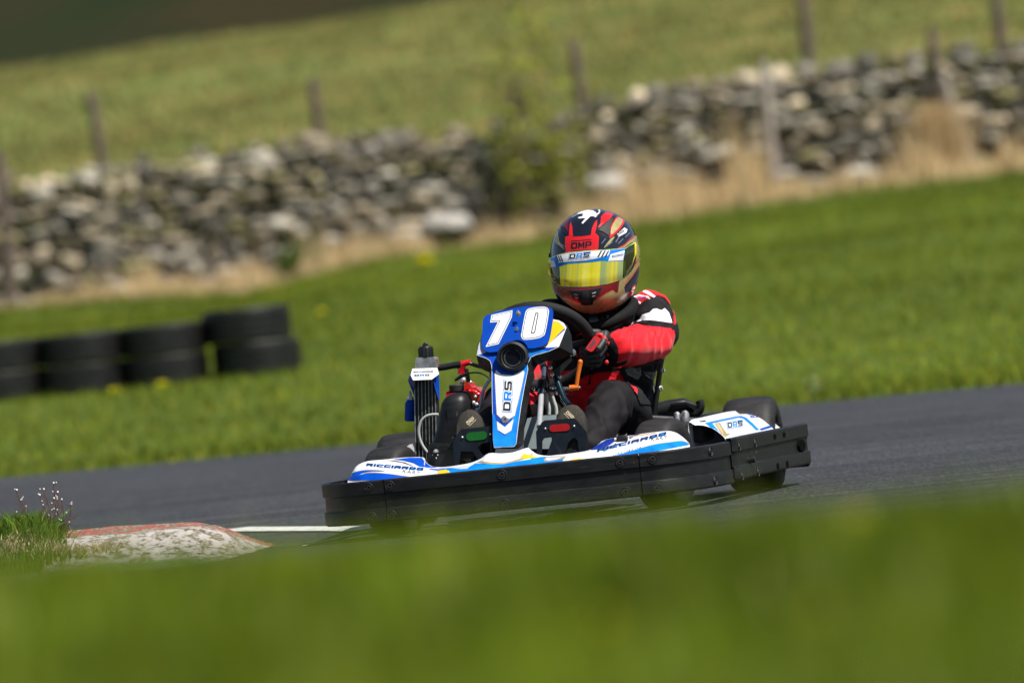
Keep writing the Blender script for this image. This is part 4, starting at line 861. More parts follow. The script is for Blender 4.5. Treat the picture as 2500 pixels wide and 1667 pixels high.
s.tube([P(*z(Z5, 350, 485), .05), P(*z(Z5, 620, 490), .05)], .004, steel, 10); s.tube([P(*z(Z5, 100, 520), .05), P(*z(Z5, 600, 545), .06)], .0035, blk_s, 8)
s.build('column_joints', kart)
s = MB(); c_ = P(*z(Z5, 665, 485), .03); e = P(*z(Z5, 740, 480), .03); s.tube([c_ - (e - c_) * .6, e], .0085, org, 14); s.tube([P(*z(Z5, 715, 450), .03), P(*z(Z5, 735, 300), .03), P(*z(Z5, 765, 135), .03)], [.0058, .0062, .0072], org, 12); s.sphere(P(*z(Z5, 765, 130), .03), .0073, org, 12); s.sphere(e + Vector((.002, 0, 0)), .005, steel, 8)
s.build('choke_lever', kart)
# ---- pedals
def pedal(f, outer, holes, bar, rivets, Y, mbar):
    pd = empty('pedal', Matrix.Identity(4), None, None); pd.parent = kart
    s = MB(); F_ = [Vector((x, y, 0)) for x, y in f(outer)]; H = [[Vector((x, y, 0)) for x, y in f(h)] for h in holes]; al = F_ + [v for h in H for v in h]
    t = tessellate_polygon([F_] + H); fr = [P(v.x, v.y, Y + (v.y - f([(0, outer[0][1])])[0][1]) * -.0004) for v in al]; bk = [v + Vector((0, .005, 0)) for v in fr]
    s.add(fr, [tuple(q_) for q_ in t], pedm, False); s.add(bk, [tuple(q_)[::-1] for q_ in t], pedm, False); b0 = 0
    for L_ in [F_] + H:
        n_ = len(L_); s.add(fr[b0:b0 + n_] + bk[b0:b0 + n_], [(k_, (k_ + 1) % n_, n_ + (k_ + 1) % n_, n_ + k_) for k_ in range(n_)], pedm, False); b0 += n_
    s.build('pedal_plate', pd, bevel=.0008)
    s = MB(); B_ = f(bar); s.plate([P(*v, Y - .003) for v in B_], [P(*v, Y + .001) for v in B_], mbar); s.build('grip_pad', pd, bevel=.001)
    for r_ in rivets: s = MB(); s.sphere(P(*f([r_])[0], Y - .001), .0032, chrome, 10); s.build('rivet', pd)
    return pd
def capsule(x0, y0, x1, y1, r):
    a = math.atan2(y1 - y0, x1 - x0); o = []
    for k_ in range(7): o.append((x1 + r * math.cos(a - math.pi / 2 + math.pi * k_ / 6), y1 + r * math.sin(a - math.pi / 2 + math.pi * k_ / 6)))
    for k_ in range(7): o.append((x0 + r * math.cos(a + math.pi / 2 + math.pi * k_ / 6), y0 + r * math.sin(a + math.pi / 2 + math.pi * k_ / 6)))
    return o
pedal(Z5, [(160, 1085), (235, 960), (275, 930), (690, 897), (850, 1085), (885, 1330), (890, 1480), (760, 1480), (700, 1320), (480, 1400), (440, 1480), (175, 1480)],
      [[(245, 1215), (270, 1175), (370, 1160), (375, 1200), (290, 1440), (240, 1440)], [(560, 1370), (600, 1240), (650, 1180), (690, 1165), (730, 1200), (750, 1380)]], capsule(392, 1036, 575, 1022, 50), [(288, 1042), (682, 1007)], -.13, mat('pedal_red', (.40, .004, .006), .4, coat=.1, var=.1))
pedal(Z3, [(670, 1180), (760, 1050), (1100, 1012), (1110, 1300), (1090, 1480), (1000, 1480), (900, 1300), (760, 1300), (740, 1480), (690, 1480)],
      [[(950, 1260), (990, 1210), (1090, 1190), (1095, 1330), (1030, 1370)]], capsule(868, 1133, 1010, 1118, 48), [(778, 1140), (1095, 1107)], -.13, grn_p)
# ---- fuel tank and hoses
s = MB(); pts = Z2([(495, 1480), (495, 1320), (525, 1215), (620, 1192), (800, 1182), (860, 1250), (870, 1480)]); s.plate([P(*p_, .02) for p_ in pts], [P(*p_, .20) for p_ in pts], tank_m); s.build('fuel_tank', kart, bevel=.008)
s = MB()
for pts in ([(690, 1000), (700, 1060), (715, 1120), (715, 1180)], [(735, 990), (755, 1060), (775, 1120), (780, 1180)]): s.tube(smooth_path([P(*z(Z2, x, y), .10) for x, y in pts], 4), .0048, hose, 10)
s.build('fuel_line', kart)
# ---- radiator
RY = .22
def R3(x, y, Y=RY): return P(*z(Z3, x, y), Y)
s = MB(); core = [R3(236, 500), R3(470, 500), R3(486, 900), R3(486, 1390), R3(240, 1390)]; s.plate(core, [v + Vector((.004, .035, 0)) for v in core], blk_m)
rad_o = s.build('radiator', kart)
s = MB()
for x in (245, 285, 325, 365, 403, 441, 478): s.tube([R3(x - 4, 500, RY - .002), R3(x, 900, RY - .002), R3(x + 8, 1385, RY - .002)], .0011 if 250 < x < 470 else .0019, alu, 6)
s.build('core_tubes', rad_o)
s = MB(); fm = mat('fin_metal', (.05, .05, .05), .5, metal=.6)
for i, x in enumerate((265, 305, 345, 384, 422, 460)):
    for y in range(512, 1380, 9): s.box(R3(x, y, RY - .0008), (.0075, .001, .0006), fm)
s.build('fins', rad_o)
s = MB(); t0 = [R3(245, 372), R3(247, 268), R3(262, 243), R3(455, 240), R3(474, 262), R3(482, 372)]; s.plate(t0, [v + Vector((.004, .04, 0)) for v in t0], alu); s.build('header_tank', rad_o, bevel=.004)
s = MB(); c_ = R3(372, 240, RY + .02); s.lathe(c_, (.03, 0, 1), [(.0205, -.002), (.0205, .026), (.018, .031), (.009, .033), (.009, .037), (0, .037)], blk_s, 28)
for k_ in range(14):
    a = 2 * math.pi * k_ / 14; s.tube([c_ + Vector((math.cos(a) * .0205, math.sin(a) * .0205, 0)), c_ + Vector((math.cos(a) * .0205 + .0008, math.sin(a) * .0205, .026))], .0018, blk_s, 5)
s.tube([c_ + Vector((-.004, 0, .033)), c_ + Vector((-.001, 0, .042)), c_ + Vector((.007, 0, .036))], .003, blk_s, 8); s.build('filler_cap', rad_o)
s = MB(); a = [R3(215, 372, RY - .006), R3(495, 362, RY - .006), R3(515, 430, RY - .02), R3(435, 488, RY - .035), R3(225, 498, RY - .035), R3(195, 440, RY - .02)]
s.plate(a, [v + Vector((0, .003, .001)) for v in a], wht); l_ = [R3(205, 380, RY - .005), R3(198, 445, RY - .02), R3(228, 500, RY - .035), R3(165, 505, RY + .01)]; s.plate(l_, [v + Vector((0, .003, .0)) for v in l_], blu)
l_ = [R3(165, 500, RY - .004), R3(228, 495, RY - .032), R3(238, 610, RY - .004), R3(232, 670, RY - .002)]; s.plate(l_, [v + Vector((0, .003, 0)) for v in l_], blu_d)
l_ = [R3(495, 400, RY - .006), R3(512, 425, RY + .01), R3(522, 690, RY + .01), R3(515, 720, RY), R3(435, 488, RY - .035)]; s.plate(l_, [v + Vector((0, .003, 0)) for v in l_], blu)
l_ = [R3(435, 488, RY - .036), R3(455, 510, RY - .03), R3(480, 640, RY - .014), R3(515, 722, RY - .004), R3(500, 720, RY - .004), R3(462, 620, RY - .016)]; s.plate(l_, [v + Vector((0, .003, 0)) for v in l_], blk_s)
shr = s; sb_ = BVHTree.FromPolygons([Vector(v) for v in a], [tuple(range(6))])
for (t_, x0, x1, y, hh, mm) in (('RICCIARDO', 228, 450, 415, 3.2, ink), ('DRS', 240, 410, 456, 4.5, [ink, blu_l, ink])): block(shr, sb_, t_, z(Z3, x0, y), z(Z3, x1, y - 8), (0, -hh), mm, .002, near=RY - .02)
shr.build('radiator_shroud', rad_o)
s = MB(); A = R3(192, 960, RY + .03); B = R3(198, 730, RY + .03); s.lathe(A, B - A, [(0, 0), (.014, 0), (.0165, .004), (.0165, .052), (.011, .060), (.010, .062)], blu, 24); L_ = (B - A).length
s.lathe(B + Vector((0, 0, .0)), (0, 0, 1), [(.0095, .0), (.0095, .010), (.005, .014), (.004, .028), (0, .03)], mat('white_cap', (.6, .6, .65), .5), 16); s.build('catch_bottle', kart)
s = MB(); s.tube(smooth_path([R3(x, y, RY - .03) for x, y in ((510, 885), (440, 885), (370, 905), (315, 960), (288, 1050), (298, 1150), (335, 1240), (385, 1310))], 5), .0042, hose, 12); s.build('overflow_hose', kart)
s = MB(); s.tube(smooth_path([R3(x, y, RY + .03) for x, y in ((470, 362), (560, 352), (680, 330), (760, 318))], 5), [.0095] * 16, blk_s, 16); s.tube([R3(470, 366, RY + .03), R3(498, 360, RY + .03)], .0108, steel, 16); s.tube(smooth_path([R3(x, y, RY + .05) for x, y in ((860, 308), (940, 335), (1050, 365), (1150, 420))], 4), .0055, blk_s, 10); s.build('coolant_hose', kart)
# ---- intake silencer
prof_px = [(640, 30), (650, 80), (680, 125), (740, 160), (850, 172), (950, 178), (1050, 190), (1150, 215), (1230, 235)]; rings = []
for (y, hw) in [(638, 8)] + prof_px:
    t = max(0, (y - 640) / 590); cx = 715 - 55 * t ** 1.2 + (0 if t < .4 else 0); hw_ = hw / 4.612 / 850; c_ = R3(cx, y, .0)
    rings.append([c_ + Vector((math.copysign(abs(math.cos(a)) ** .8, math.cos(a)) * hw_, math.copysign(abs(math.sin(a)) ** .8, math.sin(a)) * min(.05, hw_ * 1.1), 0)) for a in [2 * math.pi * k_ / 28 for k_ in range(28)]])
s = MB(); s.loft(rings, blk); s.box(R3(640, 950, -.048), (.012, .004, .07), blk); ib = s.build('intake_silencer', kart, sharp=60)
s = MB(); bx = [R3(388, 1240, -.055), R3(420, 1205, -.055), R3(720, 1205, -.055), R3(740, 1480, -.055), R3(390, 1480, -.055)]; s.plate(bx, [v + Vector((0, .10, 0)) for v in bx], blk_s)
for y in (1235, 1275): s.tube([R3(430, y, -.058), R3(700, y - 6, -.058)], .0015, blk_s, 6)
s.build('silencer_base', ib, bevel=.003)
s = MB(); c_ = R3(478, 1298, -.062); s.lathe(c_ - Vector((0, 0, .003)), (0, 0, 1), [(.008, 0), (.008, .005), (.005, .006), (.005, .009), (0, .009)], chrome, 16)
for x, y in ((445, 1340), (500, 1340), (484, 1375)): s.sphere(R3(x, y, -.062), .0028, chrome, 8)
s.build('clamp', ib)
s = MB(); c_ = R3(715, 600, .04); s.lathe(c_ - Vector((0, 0, .005)), (0, 0, 1), [(.0, .0), (.021, 0), (.0215, .016), (.019, .019), (0, .019)], blk_m, 26); s.tube(smooth_path([R3(x, y, .03) for x, y in ((600, 640), (700, 625), (800, 630), (850, 660), (875, 730), (890, 820))], 4), .0030, blk_s, 8); s.build('silencer_lid', ib)
# ---- engine
eng = empty('engine', Matrix.Identity(4), None, None); eng.parent = kart
EY = .42
s = MB(); rr = random.Random(4); hd = [R3(x, y, EY) for x, y in ((590, 640), (640, 600), (700, 585), (800, 560), (815, 520), (850, 525), (880, 575), (930, 580), (960, 605), (995, 630), (990, 700), (970, 740), (840, 745), (600, 700))]
s.plate(hd, [v + Vector((0, .10, 0)) for v in hd], red_p)
for x, y in ((850, 610), (900, 615), (930, 640)): s.tube([R3(x - 30, y, EY - .004), R3(x + 45, y + 20, EY - .004)], .005, red_p, 8)
s.build('cylinder_head', eng, bevel=.005)
s = MB(); cb = [R3(x, y, EY + .01) for x, y in ((600, 700), (985, 745), (1000, 860), (1030, 1000), (1050, 1250), (560, 1250), (560, 900))]; s.plate(cb, [v + Vector((0, .12, 0)) for v in cb], mat('dark_alloy', (.10, .10, .11), .45, metal=.7, var=.3, scale=60))
s.build('crankcase', eng, bevel=.008)
s = MB()
for x, y, r_ in ((925, 683, .005), (905, 750, .006), (940, 770, .006), (790, 495, .008), (870, 520, .005)): s.sphere(R3(x, y, EY - .012), r_, chrome, 10)
s.tube([R3(790, 500, EY), R3(760, 540, EY)], .008, alu, 12); s.build('head_bolts', eng)
s = MB(); s.tube([R3(762, 430, .34), R3(768, 380, .34), R3(780, 340, .34)], [.0105, .0100, .0112], red_p, 14); s.tube([R3(712, 335, .34), R3(790, 315, .34), R3(868, 295, .34)], [.0102, .0092, .0080], red_p, 14)
for x in (858, 872): s.lathe(R3(x, 297, .34), Vector((1, 0, .12)), [(.0072, -.001), (.0082, 0), (.0082, .001), (.0072, .002)], red_p, 14)
s.build('spark_plug_cap', eng)
s = MB(); s.tube([R3(695, 500, .30), R3(760, 455, .30), R3(840, 420, .30)], [.004, .0055, .0045], blk_s, 10); s.tube(smooth_path([R3(x, y, .30) for x, y in ((840, 422), (920, 412), (1000, 425), (1060, 460), (1110, 510))], 4), .0022, blk_s, 8)
s.tube(smooth_path([R3(x, y, .32) for x, y in ((820, 370), (835, 430), (845, 520))], 4), .006, blk_s, 10); s.build('ignition_lead', eng)
s = MB(); s.tube(smooth_path([R3(x, y, .28) for x, y in ((1130, 440), (1060, 530), (1010, 630), (990, 740), (985, 820))], 5), .0050, mat('milky_hose', (.55, .52, .60), .35, var=.08), 12); s.tube([R3(988, 800, .28), R3(990, 900, .28)], .0048, blk_s, 10); s.build('breather_hose', eng)
s = MB(); s.lathe(R3(960, 850, .30), (.2, -1, 0), [(.012, 0), (.012, .012), (.008, .014), (0, .014)], alu, 20); s.build('water_pump', eng)
# ---- seat
SY = .74
def S5(x, y, Y=SY): return P(*z(Z5, x, y), Y)
carb = mat('seat_shell', (.012, .013, .014), .30, var=.9, scale=160, coat=.4)
hc = P(1440, 1060, .74)
s = MB(); rows = []
for (h, hw, yb, df) in ((.055, .14, .86, .30), (.10, .165, .88, .28), (.18, .178, .90, .22), (.26, .182, .915, .15), (.33, .178, .93, .11), (.385, .160, .945, .08), (.40, .12, .948, .05)):
    cx = hc.x + .02 * (h / .4); rows.append([Vector((cx + hw * math.sin(a) * (1.0), yb - df * (1 - math.cos(a)) * .9, h + .02 * (1 - math.cos(a)) * (-1 if h > .3 else 0))) for a in np.linspace(-1.75, 1.75, 25)])
s.grid(rows, carb); seat = s.build('seat', kart, sharp=60); sm_ = seat.modifiers.new('s', 'SOLIDIFY'); sm_.thickness = .007; sm_.offset = 0
s = MB(); ed = smooth_path([S5(x, y, .72) for x, y in ((1765, 925), (1780, 800), (1808, 600), (1836, 380), (1862, 180), (1878, 100), (1882, 65), (1865, 62), (1845, 100), (1800, 250))], 4); s.tube(ed, .0078, blk_s, 12); s.build('seat_stay', kart)
for x, y, r_ in ((1910, 248, .0075), (1880, 487, .0095)):
    s = MB(); c_ = S5(x, y, .72); s.lathe(c_ - Vector((.006, 0, 0)), (1, -.15, .05), [(r_, -.004), (r_, .002), (r_ * .7, .003), (r_ * .7, .008), (0, .009)], chrome, 6); s.build('bolt', kart)
# ---- exhaust and rear hardware
s = MB(); a = [P(*z(Z6, x, y), 1.02) for x, y in ((180, 460), (330, 425), (480, 400), (590, 415))]; s.tube(a, [.026, .027, .025, .014], blk_s, 22)
s.tube(smooth_path([P(*z(Z6, x, y), 1.0) for x, y in ((540, 480), (610, 470), (650, 430), (655, 380), (640, 335))], 5), .0125, blk_s, 16); s.build('exhaust', kart)
s = MB(); pts = [P(*z(Z6, x, y), .98) for x, y in ((330, 370), (490, 350), (600, 390), (590, 440), (495, 380), (335, 395))]; s.plate(pts, [v + Vector((0, .05, 0)) for v in pts], blk_s); s.build('exhaust_bracket', kart, bevel=.002)
s = MB(); s.tube([P(*z(Z6, 540, 525), 1.05), P(*z(Z6, 960, 480), 1.05)], .0075, blk_s, 12); s.build('rear_rail', kart)
for x, y0, y1, r_ in ((405, 495, 640, 40), (490, 485, 680, 44)):
    s = MB(); A, B = P(*z(Z6, x + 12, y1), .62), P(*z(Z6, x, y0), .62); r_ = r_ / 4.357 / 850; s.tube([A, A.lerp(B, .5), B, B + (B - A).normalized() * r_ * .6, B + (B - A).normalized() * r_ * .95], [r_, r_, r_, r_ * .8, r_ * .35], alu, 18); s.build('silver_canister', kart)
s = MB(); s.tube([P(*z(Z6, 40, 530), .70), P(*z(Z6, 530, 560), .74), P(*z(Z6, 880, 560), .8)], .012, blk_s, 10); s.build('side_rail', kart); s = MB(); s.box(P(*z(Z6, 590, 668), .45), (.09, .20, .06), blk_m); s.build('side_support', kart, bevel=.01)
# ================================================================== the driver
red = mat('suit_red', (.72, .004, .014), .65, var=.10, scale=30, bump=.0004, bscale=700, sheen=.15, spec=.25)
gry = mat('suit_charcoal', (.0085, .0072, .0086), .75, var=.18, scale=30, bump=.0004, bscale=700, spec=.2)
bks = mat('suit_black', (.010, .010, .011), .75, var=.2, scale=30, bump=.0004, bscale=700, spec=.25)
whs = mat('suit_white', (.74, .74, .78), .7, var=.05, spec=.2)
drv = empty('person', K, 'driver in red and black racing suit and full-face helmet gripping the steering wheel', 'person')
def remeshed(parts, vox, smooth=6):
    """one continuous skin over tapered limbs"""
    s = MB(); m0 = bks
    for (p0, r0, p1, r1) in parts:
        p0, p1 = Vector(p0), Vector(p1); n_ = 6; pts = [p0.lerp(p1, k_ / n_) for k_ in range(n_ + 1)]; rr = [r0 + (r1 - r0) * k_ / n_ for k_ in range(n_ + 1)]
        s.tube(pts, rr, m0, 16); s.sphere(p0, r0, m0, 16); s.sphere(p1, r1, m0, 16)
    return s
def finish(s, vox, smooth, dents=()):
    me = bpy.data.meshes.new('tmp'); me.from_pydata(s.v, [], s.f); o = bpy.data.objects.new('tmp', me); sc.collection.objects.link(o)
    r = o.modifiers.new('r', 'REMESH'); r.mode = 'VOXEL'; r.voxel_size = vox; q = o.modifiers.new('s', 'SMOOTH'); q.iterations = smooth; q.factor = .5
    dg = bpy.context.evaluated_depsgraph_get(); e = o.evaluated_get(dg).to_mesh(); V = np.array([v.co[:] for v in e.vertices]); F = [tuple(p.vertices) for p in e.polygons]; N = np.array([v.normal[:] for v in e.vertices])
    o.evaluated_get(dg).to_mesh_clear(); bpy.data.objects.remove(o); bpy.data.meshes.remove(me); return V, F, N
hip = P(1440, 1045, .72)
shl, shr_ = P(1588, 762, .74), P(1350, 778, .62)
elb, wri = P(1588, 838, .58), P(1512, 846, .36)
kn1, an1 = P(1496, 978, .30), P(1440, 1092, .02)
kn2, an2 = P(1228, 985, .30), P(1165, 1100, .02)
hp1, hp2 = P(1530, 1050, .70), P(1360, 1050, .70)
ch = P(1468, 845, .74); nk = P(1462, 765, .68); wst = P(1450, 960, .76)
el2, wr2 = P(1290, 900, .52), P(1262, 930, .36)
parts = [(hip, .11, wst, .125), (wst, .125, ch, .125), (ch, .115, P(1465, 800, .72), .10), (P(1520, 790, .74), .085, shl, .062), (P(1400, 800, .70), .085, shr_, .062), (nk, .06, ch, .09),
         (P(1530, 850, .76), .09, P(1520, 930, .78), .09), (P(1390, 860, .74), .09, P(1390, 940, .76), .09),
         (shl, .064, P(1606, 810, .66), .063), (P(1606, 810, .66), .063, elb, .062), (elb, .062, P(1548, 846, .46), .058), (P(1548, 846, .46), .058, wri, .047),
         (shr_, .06, el2, .055), (el2, .055, wr2, .042),
         (hp1, .088, P(1520, 1000, .50), .078), (P(1520, 1000, .50), .078, kn1, .062), (kn1, .063, P(1470, 1030, .17), .058), (P(1470, 1030, .17), .058, an1, .046),
         (hp2, .088, P(1290, 1010, .50), .075), (P(1290, 1010, .50), .075, kn2, .060), (kn2, .060, P(1200, 1040, .17), .052), (P(1200, 1040, .17), .052, an2, .042)]
V, F, N = finish(remeshed(parts, 0, 0), .0043, 14)
# cloth folds: ridges running round the limbs, strongest at the elbow and knee
def folds(V, N, a, b, f, amp, ph, twist=0):
    a, b = np.array(a), np.array(b); ax = (b - a); L = np.linalg.norm(ax); ax /= L; t = (V - a) @ ax; d = V - a - np.outer(t, ax); r = np.linalg.norm(d, axis=1)
    w_ = np.exp(-(np.clip(-t, 0, None) ** 2 + np.clip(t - L, 0, None) ** 2) / .0012) * (r < .11)
    side = np.array([ax[1], -ax[0], .3]); q = d @ side / (r + 1e-6)
    wob = .9 * np.sin(V[:, 2] * 37 + ph) + .7 * np.sin(V[:, 0] * 51 + V[:, 1] * 23 + ph * 2)
    s1 = np.sin(t * f + ph + q * 2.2 + wob); s2 = np.sin(t * f * .8 - q * 2.6 + ph * 2 + wob * .7); s_ = .9 * (1 - np.abs(s1) ** 1.5) + .7 * (1 - np.abs(s2) ** 1.5) - .9; s_ = s_ * (.65 + .35 * np.sin(V[:, 2] * 28 + V[:, 0] * 19 + ph))
    return N * (amp * s_ * w_)[:, None]
V = V + folds(V, N, elb, wri, 48, .0085, .4) + folds(V, N, shl, elb, 45, .005, 1.2) + folds(V, N, hp1, kn1, 30, .003, .3) + folds(V, N, kn1, an1, 38, .007, 2.0) + folds(V, N, kn2, an2, 38, .006, 1.0) + folds(V, N, wst, ch, 35, .005, .0)
V = V + N * (.0022 * np.sin(V[:, 0] * 70 + 3 * np.sin(V[:, 2] * 35)) * np.sin(V[:, 2] * 55 + V[:, 1] * 30 + 2))[:, None]
body = MB(); fi = np.array([np.mean(V[list(f)], axis=0) for f in F]); w_lim = []
def seg_d(P0, a, b):
    a, b = np.array(a), np.array(b); ab = b - a; t = np.clip(((P0 - a) @ ab) / (ab @ ab), 0, 1); return np.linalg.norm(P0 - a - np.outer(t, ab), axis=1), t
d_arm, t_arm = seg_d(fi, elb, wri); d_up, t_up = seg_d(fi, shl, elb); d_ra, _ = seg_d(fi, el2, wr2); d_l1, t_l1 = seg_d(fi, hp1, kn1); d_l1b, _ = seg_d(fi, kn1, an1); d_l2, _ = seg_d(fi, hp2, kn2); d_l2b, _ = seg_d(fi, kn2, an2); d_t, t_t = seg_d(fi, hip, ch); d_ua, t_ua = seg_d(fi, shr_, el2)
isarm = (np.minimum(d_arm, d_up * 1.0) < .095)
mi = np.full(len(F), 0)                      # 0 black, 1 red, 2 charcoal
px_ = np.array([proj(p_) for p_ in fi])
leg = np.minimum(np.minimum(d_l1, d_l1b), np.minimum(d_l2, d_l2b)) < np.minimum(d_t, .095)
mi[leg] = 2
mi[(~leg) & (px_[:, 1] > 905) & (fi[:, 1] > .2)] = 1
mi[(d_arm < .08) & ~leg & (px_[:, 0] > 1470) & (px_[:, 1] > 806) & (fi[:, 1] < .62)] = 1
mi[(d_ra < .08)] = 1
ml = [bks, red, gry]
for k_, f in enumerate(F): body.f.append(f); body.m.append(0); body.sm.append(True)
body.v = [tuple(v) for v in V]; body.mats = ml[:]; body.m = list(mi)
bb = BVHTree.FromPolygons([Vector(v) for v in V], F)
nf = np.array([((KI @ CAM) - Vector(p_)).normalized()[:] for p_ in fi[::max(1, len(fi))]])[0]
FN = np.array([N[list(f)].mean(0) for f in F]); facing = FN @ nf > -.12
def bp_(pts, m, off=0, maxe=0, near=0):
    global _bo
    k_ = inpoly(px_[:, 0], px_[:, 1], pts) & facing & okmask if len(pts) > 6 else np.zeros(len(px_), bool)
    body.m = np.where(k_, body.mi(m), body.m); _bo += .0003; LATE.append(lambda o_=_bo: poly(body, bb, pts, m, o_, 2.6, .6, .035))
body.m = np.array(body.m); okmask = ~leg; LATE = []; _bo = .0046
# sleeve: red forearm, charcoal band, white chevron, black shoulder, red yoke
bp_(Z2([(1190, 500), (1230, 470), (1310, 450), (1400, 415), (1480, 398), (1545, 410), (1620, 420), (1700, 425), (1775, 435), (1790, 470), (1780, 560), (1745, 640), (1680, 690), (1560, 730), (1420, 765), (1260, 778), (1290, 700), (1310, 640), (1290, 560), (1240, 510)]), red, .0016)
bp_(Z2([(1440, 398), (1500, 372), (1580, 365), (1680, 370), (1785, 385), (1782, 436), (1700, 427), (1620, 420), (1540, 408), (1480, 398), (1420, 412)]), gry, .0030)
bp_(Z2([(1402, 412), (1440, 385), (1505, 355), (1530, 315), (1590, 300), (1620, 270), (1650, 265), (1690, 280), (1720, 262), (1755, 300), (1783, 388), (1700, 378), (1600, 366), (1530, 368), (1480, 380), (1430, 400)]), whs, .0040)
bp_(Z2([(1440, 375), (1500, 350), (1525, 312), (1590, 297), (1620, 265), (1650, 260), (1690, 277), (1722, 258), (1740, 240), (1690, 200), (1620, 180), (1540, 210), (1500, 260), (1450, 310), (1400, 400)]), gry, .0024)
yoke = Z2([(1420, 215), (1440, 170), (1500, 130), (1560, 100), (1640, 115), (1740, 150), (1790, 220), (1812, 300), (1812, 400), (1799, 400), (1797, 310), (1772, 232), (1725, 172), (1660, 150), (1600, 165), (1545, 195), (1490, 240), (1440, 225)]); bp_(yoke, red, .0034)
bp_(Z2([(1545, 105), (1590, 120), (1640, 160), (1625, 172), (1570, 140), (1530, 120)]), whs, .0046); bp_(Z2([(1440, 165), (1500, 145), (1580, 160), (1590, 180), (1570, 172), (1500, 158), (1450, 178)]), whs, .0046); bp_(Z2([(1425, 202), (1480, 195), (1520, 210), (1515, 226), (1490, 212), (1440, 212)]), whs, .0046)
LATE.append(lambda: block(body, bb, 'OMP', z(Z2, 1452, 205), z(Z2, 1560, 190), (1, -7.5), mat('logo_purple', (.25, .04, .16), .6), .012, near=.7))
for t_ in ([(1295, 350), (1325, 312), (1320, 355)], [(1208, 440), (1235, 395), (1262, 392), (1262, 432)], [(938, 500), (970, 475), (1000, 475), (1000, 482), (965, 490)], [(950, 555), (980, 543), (1000, 560), (960, 562)], [(948, 650), (978, 652), (965, 690)]): bp_(Z2(t_), red, .003)
bp_(Z2([(1345, 300), (1440, 240), (1470, 330), (1400, 420), (1290, 450), (1200, 460), (1100, 440), (1090, 380), (1200, 390), (1300, 380)]), mat('vest_black', (.016, .017, .018), .4, var=.2), .002)
bp_(Z9([(490, 345), (560, 350), (690, 420), (760, 560), (790, 700), (770, 850), (700, 950), (620, 1010), (520, 1030), (440, 1000), (480, 700), (440, 400)]), bks)
bp_(Z2([(1318, 775), (1420, 768), (1560, 732), (1690, 690), (1720, 760), (1700, 1000), (1620, 1100), (1500, 1090), (1440, 960), (1370, 880)]), bks)
carb2 = mat('rib_guard', (.06, .065, .065), .35, var=.95, scale=420, coat=.5)
bp_(Z9([(905, 1060), (1000, 1010), (1120, 1005), (1245, 990), (1262, 1090), (1250, 1180), (1180, 1290), (1080, 1230), (960, 1170)]), carb2)
bp_(Z9([(1290, 1090), (1380, 1100), (1540, 1120), (1530, 1290), (1420, 1240), (1330, 1170)]), carb2)
# belly seams and the dark belt with its pale lettering
bp_(Z5([(770, 300), (870, 250), (1180, 215), (1290, 230), (1250, 250), (1000, 275), (820, 320)]), bks, .003); bp_(Z5([(905, 285), (915, 290), (905, 430), (870, 450), (885, 400)]), bks, .003)
for (a, b_) in (((760, 440), (1010, 425)), ((600, 598), (760, 600)), ((600, 520), (760, 530))): bp_(Z5([a, b_, (b_[0], b_[1] + 5), (a[0], a[1] + 5)]), mat('seam_dark', (.10, .002, .003), .8), .0022)
bp_(Z9([(80, 1072), (350, 985), (350, 1000), (85, 1088)]), mat('belt_white', (.35, .42, .5), .5), .006, near=.5); LATE.append(lambda: block(body, bb, 'OMP', z(Z9, 90, 1052), z(Z9, 345, 1000), (0, -4), whs, .014, near=.5))
okmask = leg
# knee: red flash on the outer thigh, stitched seams
bp_(Z5([(1440, 468), (1500, 480), (1535, 520), (1525, 580), (1490, 540)]), red, .002)
bp_(Z5([(740, 700), (800, 560), (900, 460), (1010, 395), (1060, 372), (1010, 420), (900, 520), (830, 620), (775, 715)]), red, .002)
for ln in ([(1170, 1165), (1290, 1090), (1400, 1000), (1440, 880), (1460, 600)], [(1200, 1150), (1320, 1080), (1420, 990)], [(1560, 760), (1620, 860), (1690, 980)]):
    q = Z5(ln); up_ = [(x + 1.1, y + 1.1) for x, y in q]; bp_(q + up_[::-1], mat('stitch', (.004, .004, .005), .9), .0018)
body.m = [int(v) for v in body.m]
for f_ in LATE: f_()
body_o = body.build('suit', drv, sharp=70)
# collar and neck brace
s = MB(); rings = []
for k_ in range(41):
    a = 2 * math.pi * k_ / 40; cx, cy = P(1455, 760, .62).x, .62; rx, ry = .098, .105; zc = P(1455, 768, .62).z + .032 * math.sin(a) * 1 + (.018 if math.cos(a) > 0 else 0) * math.cos(a)
    rings.append(Vector((cx + .012 + rx * math.cos(a), cy + ry * math.sin(a), zc - .004)))
s.tube(rings[:-1], .0165, mat('neck_brace', (.005, .0055, .006), .8, spec=.2), 12, closed=True)
nbk = s.bvh()
lay_ = Z2([(1020, 345), (1100, 330), (1165, 322), (1168, 312), (1172, 325), (1258, 285), (1258, 290), (1172, 332), (1100, 338), (1030, 352)]); poly(s, nbk, lay_, mat('brace_line', (.35, .35, .37), .4), .0012, 4, .5)
s.build('neck_brace', drv)
